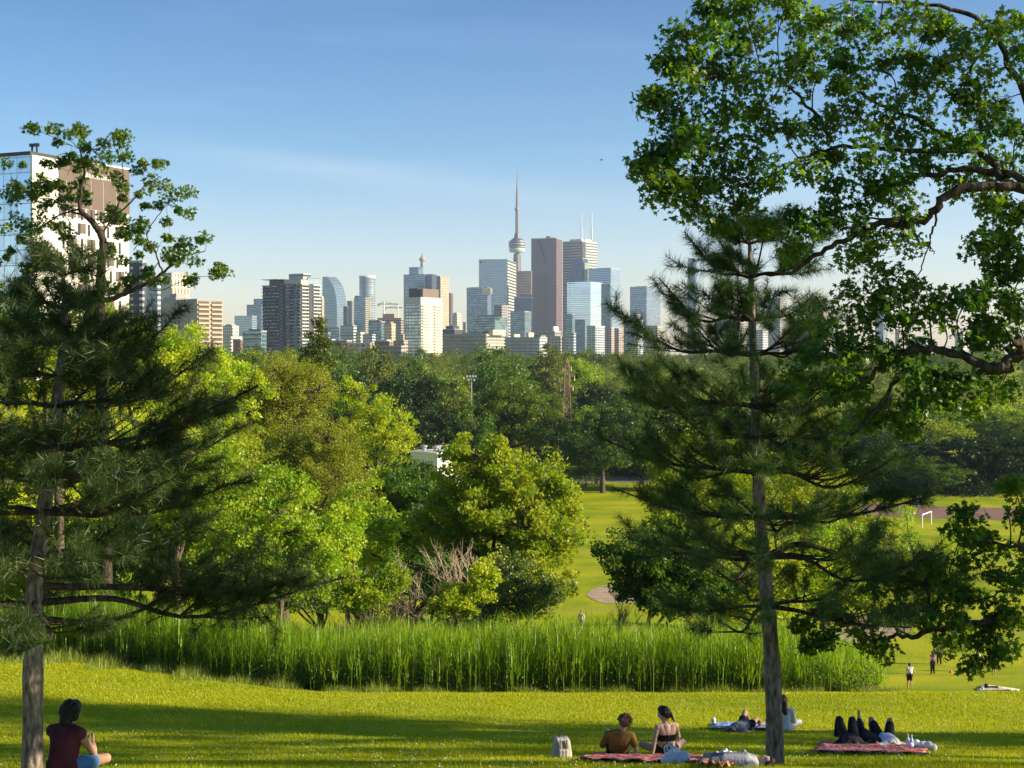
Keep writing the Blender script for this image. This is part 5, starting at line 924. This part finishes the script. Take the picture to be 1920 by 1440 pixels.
def person(label,base,rz,J,skin=skinA,hair=hDark,hairstyle='short',clothes=(),face=(0,1,0),scale=1.0,vox=.014,hands=False,group=None,fem=False,shoes=None,tiltz=0):
    """J: joints in metres in the person's own frame (x right, y facing). clothes: list of (name,parts,mat,extra)"""
    o=thing('person',label,'person',base,rz,group); o.scale=(scale,)*3
    g=lambda k: np.array(J[k],float); f=unit(np.array(face,float)); sw=.16 if fem else .185
    up=unit(g('head')-g('neck')); rt=unit(np.cross(f,up)); f=unit(np.cross(up,rt))
    tor=unit(g('neck')-g('pelvis')); across=unit(g('shR')-g('shL')); fwd=np.cross(tor,across)*-1
    S={}
    wr=.115 if fem else .125
    S['torso']=chain(g('pelvis')-across*.045,wr*.85,g('chest')-across*.055,.115,.9)+chain(g('pelvis')+across*.045,wr*.85,g('chest')+across*.055,.115,.9)+chain(g('pelvis'),wr*.9,g('chest'),.12,.9)+chain(g('chest')-across*.06,.105,g('shL')+across*.05,.062)+chain(g('chest')+across*.06,.105,g('shR')-across*.05,.062)+chain(g('chest'),.115,g('neck')-tor*.06,.085)+chain(g('shL'),.058,g('neck')-tor*.02,.05)+chain(g('shR'),.058,g('neck')-tor*.02,.05)
    S['hips']=chain(g('hipL'),.105,g('hipR'),.105)+chain(g('pelvis'),.12,g('pelvis')+tor*.08,.115)
    S['neck']=chain(g('neck')-tor*.04,.056,g('head')-up*.06,.05)
    hd=g('head'); S['head']=ball(hd+up*.03-f*.012,.094)+ball(hd+up*.035+f*.02,.082)+ball(hd-up*.035+f*.03,.062)+ball(hd-up*.075+f*.052,.034)+ball(hd-up*.05-f*.03,.06)
    S['head']+=chain(hd+up*.02+f*.09,.011,hd-up*.018+f*.112,.015)+ball(hd-up*.045+f*.088,.016)+ball(hd-up*.056+f*.085,.014)+ball(hd+up*.03+f*.082+rt*.03,.016)+ball(hd+up*.03+f*.082-rt*.03,.016)
    for s in(-1,1): S['head']+=chain(hd+rt*s*.083+up*.015-f*.01,.014,hd+rt*s*.082-up*.02,.011)
    for s,k in(('L',-1),('R',1)):
        S['arm'+s]=chain(g('sh'+s),.054,(g('sh'+s)+g('el'+s))/2,.047)+chain((g('sh'+s)+g('el'+s))/2,.047,g('el'+s),.038)
        mid=g('el'+s)*.65+g('wr'+s)*.35; S['fore'+s]=chain(g('el'+s),.039,mid,.041)+chain(mid,.041,g('wr'+s),.026)
        d=J.get('hd'+s,g('wr'+s)-g('el'+s)); th=J.get('th'+s,[-k,.3,.2])
        S['hand'+s]=hand(g('wr'+s),d,th,None,.55) if hands else chain(g('wr'+s),.026,g('wr'+s)+unit(np.array(d,float))*.09,.03)+chain(g('wr'+s)+unit(np.array(d,float))*.08,.026,g('wr'+s)+unit(np.array(d,float))*.15,.016)
        S['thigh'+s]=chain(g('hip'+s),.092,g('kn'+s),.058); m=g('kn'+s)*.7+g('an'+s)*.3
        S['calf'+s]=chain(g('kn'+s),.057,m,.058)+chain(m,.058,g('an'+s),.037); S['foot'+s]=chain(g('an'+s)-[0,0,.01],.038,g('to'+s),.030)+ball(g('an'+s)-unit(g('to'+s)-g('an'+s))*.03-[0,0,.02],.034)
    allp=sum(S.values(),[]); b=blob('body',allp,skin,o,vox,3)
    e0=vox*.9+.006
    def cut(pr,fr): return pr[:max(1,int(len(pr)*fr))]
    for nm,parts,mat in clothes:
        pr=[]
        for p in parts:
            k,fr=(p if isinstance(p,tuple) else (p,1)); pr+=grow(cut(S[k],fr) if fr>0 else S[k][int(len(S[k])*-fr):],e0+(.006 if nm in('shirt','t_shirt','top') else .0))
        blob(nm,pr,mat,o,vox*.9,3)
    hp=[]
    hb=hd+up*.045-f*.02
    if hairstyle!='none':
        hp+=ball(hb,.103)+ball(hb-f*.03-up*.03,.092)+ball(hb+f*.035+up*.035,.078)
        for s in(-1,1): hp+=ball(hb+rt*s*.045-f*.01-up*.015,.072)
    if hairstyle=='curly':
        r_=np.random.default_rng(3)
        for _ in range(60): v=unit(r_.normal(size=3)); 
        for _ in range(260):
            v=unit(r_.normal(size=3)); 
            if v@f>.35: continue
            hp+=ball(hb-f*.025-up*.045+v*np.array([.100,.105,.13]),r_.uniform(.013,.022))
        hp+=chain(hb-f*.06-up*.05,.085,hb-f*.055-up*.15,.07)
    if hairstyle=='messy':
        r_=np.random.default_rng(4)
        for _ in range(60):
            v=unit(r_.normal(size=3)+up); 
            if v@f>.6: continue
            hp+=ball(hb-f*.015+v*.115,r_.uniform(.016,.03))
    if hairstyle=='pony': hp+=ball(hb-f*.10-up*.05,.035)+chain(hb-f*.11-up*.06,.035,hb-f*.13-up*.2+rt*.03,.014)+ball(hb-f*.04-up*.07,.07)
    if hairstyle=='long':
        for s in(-.05,-.02,.02,.05): hp+=chain(hb-f*.05-up*.05+rt*s,.06,hb-f*.07-up*.33+rt*s*1.5,.032)
    if hp: blob('hair',hp,hair,o,vox*.8,1 if hairstyle in('curly','messy') else 3)
    if shoes: blob('shoes',grow(S['footL']+S['footR'],.012),shoes,o,vox*.9,2)
    return o,S
def sit(**k):
    J=dict(pelvis=(0,0,.12),chest=(0,.02,.38),neck=(0,.04,.53),head=(0,.07,.67),shL=(-.18,.02,.47),shR=(.18,.02,.47),elL=(-.25,.10,.24),elR=(.25,.10,.24),wrL=(-.14,.30,.16),wrR=(.14,.30,.16),hipL=(-.09,.02,.11),hipR=(.09,.02,.11),knL=(-.34,.27,.17),knR=(.34,.27,.17),anL=(.05,.36,.07),anR=(-.05,.30,.07),toL=(.20,.40,.06),toR=(-.20,.34,.06)); J.update(k); return J
def lie(**k):
    J=dict(pelvis=(0,0,.13),chest=(0,-.32,.13),neck=(0,-.48,.12),head=(0,-.62,.13),shL=(-.18,-.43,.11),shR=(.18,-.43,.11),elL=(-.32,-.22,.06),elR=(.32,-.22,.06),wrL=(-.2,-.02,.1),wrR=(.2,-.02,.1),hipL=(-.09,.03,.12),hipR=(.09,.03,.12),knL=(-.13,.34,.47),knR=(.13,.34,.47),anL=(-.13,.55,.07),anR=(.13,.55,.07),toL=(-.13,.75,.05),toR=(.13,.75,.05)); J.update(k); return J
def stand(st=.16,arm=.1,**k):
    J=dict(pelvis=(0,0,.98),chest=(0,.01,1.25),neck=(0,.02,1.46),head=(0,.04,1.60),shL=(-.18,0,1.40),shR=(.18,0,1.40),elL=(-.24,-arm,1.12),elR=(.24,arm,1.12),wrL=(-.24,-arm*.6+.08,.88),wrR=(.25,arm*1.6+.06,.88),hipL=(-.09,0,.93),hipR=(.09,0,.93),knL=(-.09,st*.7+.03,.50),knR=(.09,-st*.4+.04,.50),anL=(-.09,st,.08),anR=(.09,-st,.09),toL=(-.10,st+.16,.035),toR=(.10,-st+.16,.035)); J.update(k); return J
def slope(o,b,s=-.25): return o
# the four near figures
b=gb(112,14.75); person('person with dark curly hair, maroon sleeveless shirt and blue shorts, seated by the left trunk',b+[0,0,.0],math.radians(-22),
  sit(chest=(0,.06,.38),neck=(0,.11,.53),head=(0,.17,.665),shL=(-.185,.07,.47),shR=(.185,.07,.47),elR=(.27,.20,.24),elL=(-.27,.2,.24),wrR=(.10,.40,.28),wrL=(-.06,.40,.26),hdR=(-.3,.5,.3),hdL=(.3,.5,.3),thR=(-.2,.2,.9),thL=(.2,.2,.9),anR=(-.02,.40,.07),toR=(-.16,.46,.06),knR=(.36,.30,.16)),
  skinA,hDark,'curly',[('shirt',['torso','hips'],cMar),('shorts',['hips',('thighL',.7),('thighR',.7)],cBlue)],scale=.93,face=(.0,.95,-.3),vox=.009,hands=True,shoes=cShoe)
ph=MB(); 
b=gb(1160,22.9); person('person with fair tousled hair and mustard t-shirt sitting on the red blanket',b,math.radians(8),
  sit(pelvis=(0,.02,.12),chest=(.0,-.10,.34),neck=(.03,-.13,.48),head=(.09,-.12,.625),shL=(-.19,-.09,.43),shR=(.20,-.12,.40),elR=(.27,-.22,.20),wrR=(.24,-.24,.03),hdR=(.3,-.3,-.1),thR=(-.7,-.3,0),elL=(-.26,.05,.22),wrL=(-.12,.22,.2),knL=(-.1,.40,.34),knR=(.3,.44,.20),anL=(.0,.72,.07),anR=(.32,.80,.07),toL=(.02,.9,.06),toR=(.34,.96,.1)),
  skinB,hFair,'messy',[('t_shirt',['torso','armL',('armR',.75)],cMus),('shorts',['hips',('thighL',.7),('thighR',.7)],cBlk)],face=(.55,.75,0),vox=.011,hands=True,scale=.93)
b=gb(1252,23.2); person('person with a dark ponytail in a black bandeau top and black shorts, sitting upright',b,math.radians(10),
  sit(pelvis=(0,0,.12),chest=(-.01,.0,.42),neck=(-.02,.0,.585),head=(-.05,.03,.745),shL=(-.17,-.01,.53),shR=(.16,0,.54),elL=(-.24,-.05,.28),wrL=(-.29,-.08,.05),hdL=(-.1,-.2,-.25),thL=(.8,.3,0),elR=(.24,.10,.32),wrR=(.18,.32,.22),knL=(-.38,.28,.16),knR=(.36,.25,.18)),
  skinB,hDark,'pony',[('bandeau_top',[('torso',1)],cBlk),('shorts',['hips',('thighL',.35),('thighR',.35)],cBlk)],face=(-.8,.6,-.05),vox=.010,hands=True,fem=True,scale=.93)
pw=[o for o in C.objects if o.get('label','').startswith('person with a dark ponytail')][0]
for ch in pw.children:          # the bandeau is only a band round the ribs
    if ch.name.startswith('bandeau'):
        bm=bmesh.new(); bm.from_mesh(ch.data); bmesh.ops.delete(bm,geom=[v for v in bm.verts if not(.30<v.co.z<.41)],context='VERTS'); bm.to_mesh(ch.data); bm.free(); md=ch.modifiers.new('s','SOLIDIFY'); md.thickness=.008
b=gb(1362,16.1); person('person lying in grey at the lower edge, left of the pine trunk',b,math.radians(82),lie(knL=(-.13,.34,.14),knR=(.13,.30,.16),anL=(-.02,.12,.07),anR=(.2,.05,.08),toL=(.05,.0,.06),toR=(.3,.0,.06)),skinB,hDark,'long',[('t_shirt',['torso','armL','armR'],cm('pale grey cotton',(.45,.45,.47))),('shorts',['hips',('thighL',.6),('thighR',.6)],cGry)],face=(0,.2,1),vox=.013,scale=.72)
# lying group on the right blanket
b=gb(1597,27.2); person('person all in black lying with both knees raised, left one on the red blanket',b,0,lie(knL=(-.13,.34,.42),knR=(.12,.34,.41)),skinA,hDark,'short',[('shirt',['torso','armL','armR','foreL','foreR'],cBlk),('trousers',['hips','thighL','thighR','calfL','calfR'],cBlk)],face=(0,.2,1),vox=.013)
b=gb(1633,27.35); person('person in black lying with one bare foot crossed up in the air',b,0,lie(knL=(-.10,.34,.28),anL=(-.04,.60,.34),toL=(-.04,.66,.50),knR=(.05,.5,.12),anR=(.1,.85,.07),toR=(.1,.9,.2)),skinA,hDark,'short',[('shirt',['torso','armL','armR','foreL','foreR'],cBlk),('trousers',['hips','thighL','thighR',('calfL',.9),'calfR'],cBlk)],face=(0,.2,1),vox=.013)
b=gb(1664,27.3); person('person lying with bare knees raised and hands behind the head, in white shirt',b,0,lie(knL=(-.19,.34,.42),knR=(.17,.34,.40),elL=(-.34,-.6,.12),elR=(.34,-.6,.12),wrL=(-.1,-.70,.08),wrR=(.1,-.70,.08)),skinA,hDark,'short',[('t_shirt',['torso',('armL',.6),('armR',.6)],cWht),('shorts',['hips',('thighL',.8),('thighR',.8)],cBlk)],face=(0,.2,1),vox=.013)
b=gb(1398,32.2); person('person lying on the blue towel with one bare knee raised',b,math.radians(-35),lie(knL=(-.13,.3,.36),knR=(.13,.34,.22)),skinA,hDark,'short',[('t_shirt',['torso',('armL',.5)],cGry),('shorts',['hips',('thighL',.5),('thighR',.5)],cBlk)],face=(0,.2,1),vox=.015)
b=gb(1470,32.0); person('person in white with long brown hair, half hidden behind the younger pine trunk',b,math.radians(-15),sit(),skinA,hBrn,'long',[('shirt',['torso','armL','armR'],cWht),('trousers',['hips','thighL','thighR','calfL','calfR'],cWht)],vox=.014,fem=True)
# walkers and players down the slope
def far(label,px,pyf,pyt,rz,J,skin,hair,hs,cl,vox=.02,**k):
    q=G(px,pyf)
    if 'd' in k: q=gb(px,k.pop('d'))
    hgt=(pyf-pyt)*q[1]/F/math.cos(.22); s=min(1.15,max(.8,hgt/1.72)) if 'fixed' not in k else k.pop('fixed'); return person(label,q,math.radians(rz),J,skin,hair,hs,cl,scale=s,vox=vox,**k)
far('person walking away in a white tank top and black shorts, one arm held out',1709,1297,1250,0,stand(.12,elR=(.32,.05,1.16),wrR=(.46,.1,.95)),skinA,hBrn,'pony',[('tank_top',['torso'],cWht),('shorts',['hips',('thighL',.8),('thighR',.8)],cBlk)],fem=True,d=93.5)
far('person in a purple top and black leggings walking on the slope',1749,1264,1222,10,stand(.05),skinA,hBrn,'long',[('tank_top',['torso'],cPur),('leggings',['hips','thighL','thighR','calfL','calfR'],cBlk)],fem=True)
o,_=far('person with a grey backpack and dark trousers walking ahead of the one in purple',1761,1246,1205,-5,stand(.14),skinA,hDark,'short',[('t_shirt',['torso',('armL',.7),('armR',.7)],cWht),('trousers',['hips','thighL','thighR','calfL','calfR'],cBlk)])
blob('backpack',chain((-.07,-.2,1.05),.10,(-.07,-.2,1.33),.09)+chain((.07,-.2,1.05),.10,(.07,-.2,1.33),.09),cGry,o,.02)
far('person with bare legs striding under the maple bough',1834,1259,1217,80,stand(.30),skinB,hBrn,'short',[('shorts',['hips',('thighL',.5),('thighR',.5)],cWht),('t_shirt',['torso','armL','armR'],cWht)])
far('person in long dark shorts standing under the maple bough, right of the striding one',1863,1267,1225,-20,stand(.04),skinA,hDark,'short',[('shorts',['hips',('thighL',.95),('thighR',.95)],cBlk),('t_shirt',['torso','armL','armR'],cGry)])
far('person with fair hair and pale pink top just behind the top of the reeds',1090,1184,1146,150,stand(.05),skinB,hFair,'long',[('t_shirt',['torso','armL','armR'],cPnk),('shorts',['hips','thighL','thighR'],cGry)],fem=True)
far('person in a dark red shirt running over the far lawn',1098,1002,980,-30,stand(.26,anR=(.09,-.35,.35),toR=(.09,-.3,.22)),skinA,hDark,'short',[('t_shirt',['torso','armL','armR'],cMar),('shorts',['hips',('thighL',.6),('thighR',.6)],cMar)],vox=.03)
far('person with a white cap and dark shorts running on the cinder track',1647,966,944,100,stand(.28),skinB,cWht,'short',[('t_shirt',['torso','armL','armR'],cGry),('shorts',['hips',('thighL',.7),('thighR',.7)],cBlk)],vox=.03)
far('person in grey standing on the cinder track left of the blue bin',1706,958,936,0,stand(.1),skinA,hDark,'short',[('t_shirt',['torso','armL','armR'],cGry),('trousers',['hips','thighL','thighR','calfL','calfR'],cBlk)],vox=.03)
for px,lb_,c_ in((1085,'person in black sitting at the left of the small group before the path',cBlk),(1092,'person in white sitting in the middle of the small group before the path',cWht),(1099,'person in black and white sitting at the right of the small group before the path',cGry)):
    far(lb_,px,911,900,30,sit(),skinB,hDark,'short',[('t_shirt',['torso','armL','armR'],c_),('trousers',['hips','thighL','thighR','calfL','calfR'],cBlk)],vox=.03,fixed=1.1)
far('person lying on the far lawn at the right side of the central bush',1058,948,940,60,lie(),skinA,hDark,'short',[('t_shirt',['torso','armL','armR'],cGry),('trousers',['hips','thighL','thighR','calfL','calfR'],cGry)],vox=.03,fixed=1.0)
# ---------------------------------------------------------------- blankets, bags, small things
def clothmat(name,c1,c2,scale=14,kind='voronoi'):
    m,nt,N,L=newmat(name); out=N.new('ShaderNodeOutputMaterial'); b=N.new('ShaderNodeBsdfPrincipled'); L.new(b.outputs[0],out.inputs[0]); b.inputs['Roughness'].default_value=.9; b.inputs['Specular IOR Level'].default_value=.1
    tc=N.new('ShaderNodeTexCoord'); v=N.new('ShaderNodeTexVoronoi'); v.inputs['Scale'].default_value=scale; L.new(tc.outputs['Object'],v.inputs[0]); r=N.new('ShaderNodeValToRGB'); r.color_ramp.elements[0].position=.38; r.color_ramp.elements[1].position=.5; r.color_ramp.elements[0].color=(*c1,1); r.color_ramp.elements[1].color=(*c2,1); L.new(v.outputs['Distance'],r.inputs[0]); L.new(r.outputs[0],b.inputs['Base Color']); return m
def blanket(name,label,cat,quad,mat,amp=.03,seed=1,n=26):
    r_=np.random.default_rng(seed); q=[G(*p)[:2] for p in quad]; u,v=np.meshgrid(np.linspace(0,1,n),np.linspace(0,1,n)); u=u.ravel();v=v.ravel()
    xy=((1-u)*(1-v))[:,None]*q[0]+(u*(1-v))[:,None]*q[1]+(u*v)[:,None]*q[2]+((1-u)*v)[:,None]*q[3]; xy+=.05*np.stack([np.sin(v*9+seed),np.sin(u*8+seed)],1)*.8
    ph=r_.uniform(0,6,4); hh=amp*np.abs(np.sin(u*13+ph[0]+3*np.sin(v*5+ph[1]))*np.sin(v*9+ph[2]))+amp*.5*r_.random(len(u)); c=xy.mean(0); z=H(xy[:,0],xy[:,1])+.045+hh; z0=float(H(*c))
    V=np.column_stack([xy-c,z-z0]); V2=V-[0,0,.012]; i=(np.arange(n-1)[:,None]*n+np.arange(n-1)[None]).ravel(); Fc=np.stack([i,i+1,i+n+1,i+n],1); F2=Fc[:,::-1]+n*n
    e=[j for j in range(n)]+[j*n+n-1 for j in range(1,n)]+[n*n-1-j for j in range(1,n)]+[(n-1-j)*n for j in range(1,n-1)]; e=np.array(e); e2=np.roll(e,-1); F3=np.stack([e,e+n*n,e2+n*n,e2],1)
    o=mk(name,np.vstack([V,V2]),np.vstack([Fc,F2,F3]),mat,smooth=True,loc=(c[0],c[1],z0)); return tag(o,label,cat)
red=clothmat('red and white pattern',(.50,.42,.40),(.50,.06,.05)); 
blanket('blanket','red and white patterned blanket under the fair haired and ponytailed pair','blanket',[(1083,1430),(1300,1438),(1325,1424),(1120,1417)],red,.03,2)
blanket('blanket','red and white patterned blanket under the three lying people on the right','blanket',[(1528,1414),(1742,1420),(1728,1400),(1540,1396)],red,.03,3)
blanket('towel','blue and white towel under the two people beyond the younger pine trunk','towel',[(1330,1368),(1492,1371),(1488,1360),(1342,1357)],clothmat('blue and white towel',(.45,.50,.55),(.10,.19,.42),9),.02,4)
blanket('blanket','cream picnic blanket lying on the slope at the right','blanket',[(1832,1292),(1900,1299),(1911,1294),(1845,1285)],clothmat('cream blanket',(.55,.52,.45),(.48,.42,.34),5),.05,5)
blanket('towel','peach towel crumpled right of the white bag at the lower edge','towel',[(1310,1446),(1370,1448),(1375,1432),(1325,1430)],cPch,.07,6)
b=G(1856,1292); blob('body',chain((0,0,.1),.1,(.5,.1,.1),.1)+ball((-.22,0,.18),.15),cBlk,thing('person','person with dark hair lying flat on the cream picnic blanket','person',b),.03)
bp=[o for o in C.objects if o.get('label','')=='person with dark hair lying flat on the cream picnic blanket'][0]
blob('hair',ball((-.24,-.02,.24),.14),hDark,bp,.03)
def cloth_heap(label,px,py,w_,h_,mat,seed,name='clothing',cat='clothing'):
    r_=np.random.default_rng(seed); q=G(px,py); pr=[]
    for _ in range(26): a=r_.uniform(0,6.28); rr=r_.random()**.6; pr+=chain((math.cos(a)*rr*w_,math.sin(a)*rr*w_*.6,.05),.045,(math.cos(a+.5)*rr*w_*.7,math.sin(a+.5)*rr*w_*.4,h_*(1.1-rr)*r_.uniform(.6,1.2)+.03),.025)
    o=blob(name,pr,mat,None,.012,1); o.location=q; return tag(o,label,cat)
cloth_heap('crumpled white shirt lying beyond the peach towel',1362,1425,.28,.12,cWht,1)
cloth_heap('crumpled pale grey cloth left of the pine trunk, beside the lying grey clothed person',1395,1426,.22,.10,cm('pale grey cloth',(.42,.42,.44)),2)
# plastic bag with two handles
q=G(1268,1437); o=thing('plastic_bag','white plastic bag with open handles in front of the ponytailed person','bag',q)
pbm=pmat('white plastic',(.75,.75,.78),.35); r_=np.random.default_rng(9); blob('bag_body',sum([ball((r_.normal()*.08,r_.normal()*.05,.07+r_.random()*.06),r_.uniform(.05,.085)) for _ in range(16)],[])+chain((-.12,0,.08),.06,(.13,0,.06),.05),pbm,o,.012,1)
for s in(-1,1):
    mb=MB(); pts=smoothpts([(-.10+s*.02,s*.03,.12),(-.13+s*.02,s*.03,.24),(-.07+s*.02,s*.03,.27),(-.02,s*.03,.16)],5); V,Fs=tube(pts,np.full(len(pts),.012),6); mb.add(V,Fs); mb.build('handle',pbm,o,smooth=True)
# backpack
q=G(1053,1424); o=thing('backpack','pale grey canvas backpack standing alone on the grass','backpack',q,.2); cbp=cm('pale canvas',(.40,.38,.34))
blob('pack_body',sum([chain((x_,y_,.08),.065,(x_*.8,y_,.27),.055) for x_ in(-.09,-.03,.03,.09) for y_ in(-.04,.04)],[]),cbp,o,.012,3)
blob('top_flap',sum([chain((x_,-.05,.30),.04,(x_,.05,.31),.04) for x_ in(-.07,-.02,.03,.07)],[]),cm('canvas flap',(.44,.42,.38)),o,.012,2)
blob('front_pocket',sum([chain((x_,-.10,.08),.035,(x_,-.10,.16),.035) for x_ in(-.05,0,.05)],[]),cbp,o,.012,2)
mb=MB(); pts=smoothpts([(-.04,0,.33),(-.03,0,.38),(.03,0,.38),(.04,0,.33)],5); V,Fs=tube(pts,np.full(len(pts),.009),6); mb.add(V,Fs); mb.build('handle',cm('dark strap',(.06,.06,.06)),o)
for s in(-1,1): mb=MB(); mb.box(s*.05-.012,s*.05+.012,-.112,-.100,.12,.32); mb.build('strap',cm('grey strap',(.15,.14,.13)),o)
# bottles and bag by the right blanket
for px,py,lb_ in((1702,1404,'drink bottle with a white cap, left of two on the red blanket'),(1709,1406,'drink bottle with a white cap, right of two beside the crumpled bag')):
    q=G(px,py+3); o=thing('bottle',lb_,'bottle',q); lathe('bottle_body',[(.03,.04),(.035,.06),(.035,.2),(.014,.25),(.014,.27)],pmat('pale plastic',(.55,.62,.70),.15),o,12); lathe('cap',[(.016,.271),(.016,.295),(.001,.296)],MWH,o,10)
q=G(1727,1409); o=blob('plastic_bag',sum([ball((r_.normal()*.12,r_.normal()*.05,.08+r_.random()*.06),r_.uniform(.04,.08)) for _ in range(20)],[]),pbm,None,.013,1); o.location=q; tag(o,'crumpled white plastic bag at the right end of the red blanket','bag')
q=G(1338,1361); o=blob('cup',chain((0,0,.06),.05,(0,0,.14),.06),cWht,None,.012,1); o.location=q; tag(o,'small white cup at the left end of the blue towel','cup')
for px,lb_ in((1783,'small orange marker cone, left of two on the slope'),(1800,'small orange marker cone, right of two on the slope')):
    q=G(px,1262); o=thing('marker_cone',lb_,'cone',q); lathe('cone',[(.16,.0),(.16,.03),(.11,.05),(.05,.22),(.03,.23)],pmat('orange plastic',(.65,.2,.03),.5),o,12)
# football goal
a=G(1729,990); c=G(1746,983.5); o=thing('football_goal','white football goal frame on the sunlit end of the far pitch','goal',(a+c)/2); m=(a+c)/2; gp=pmat('white goal paint',(.8,.8,.8),.4); hg=25*a[1]/F
for e in(a,c): mb=MB(); mb.bar(e-m,e-m+[0,0,hg],.09,8); mb.build('post',gp,o)
mb=MB(); mb.bar(a-m+[0,0,hg],c-m+[0,0,hg],.09,8); mb.build('crossbar',gp,o)
# bins and signs
def bin_(px,py,label,mat,h=1.2):
    q=G(px,py); o=thing('litter_bin',label,'bin',q); mb=MB(); V=[[x*s,y*s,z] for z,s in((0,.8),(h*.85,1)) for x,y in((-.4,-.4),(.4,-.4),(.4,.4),(-.4,.4))]; mb.add(V,[[0,3,2,1],[4,5,6,7],[0,1,5,4],[1,2,6,5],[2,3,7,6],[3,0,4,7]]); mb.build('bin_body',mat,o); l=MB(); l.box(-.43,.43,-.43,.43,h*.85+.005,h); l.build('lid',mat,o)
bm_=pmat('blue plastic',(.03,.09,.30),.5); bin_(1127,907,'blue bin beside the path at the end of the far lawn',bm_,1.4); bin_(1118,907,'black bin left of the blue one at the end of the far lawn',MDK,1.4); bin_(1716,951,'blue bin beyond the cinder track below the small sign',bm_,1.5)
def post_sign(px,pyb,pyt,label,w_):
    q=G(px,pyb); h=(pyb-pyt)*q[1]/F; o=thing('park_sign',label,'sign',q); mb=MB(); mb.bar([0,0,0],[0,0,h],.05,6); mb.build('pole',MSTL,o); s=MB(); s.box(-w_/2,w_/2,-.09,-.055,h-.9,h); s.build('sign_plate',gp,o)
post_sign(1722,953,929,'white sign on a pole right above the blue bin',.7); post_sign(1621,940,914,'small white sign on a pole before the shaded wood',1.0)
# bird high in the sky
o=thing('bird','tiny dark bird gliding alone in the open sky','bird',P(1127,300,120)); blob('body',chain((-.12,0,0),.03,(.1,0,.01),.045)+ball((.15,0,.03),.03)+chain((0,0,0),.03,(.02,.35,.1),.012)+chain((0,0,0),.03,(.02,-.35,.1),.012),MDK,o,.012)
# ---------------------------------------------------------------- air
m,nt,N,L=newmat('thin air'); out=N.new('ShaderNodeOutputMaterial'); v=N.new('ShaderNodeVolumePrincipled'); v.inputs['Color'].default_value=(.62,.78,1,1); v.inputs['Density'].default_value=HAZE; v.inputs['Anisotropy'].default_value=.2; L.new(v.outputs[0],out.inputs['Volume'])
if HAZE>0:
    mb=MB(); mb.box(-3500,3500,-60,7000,-8,640); tag(mb.build('haze',m),kind='stuff')
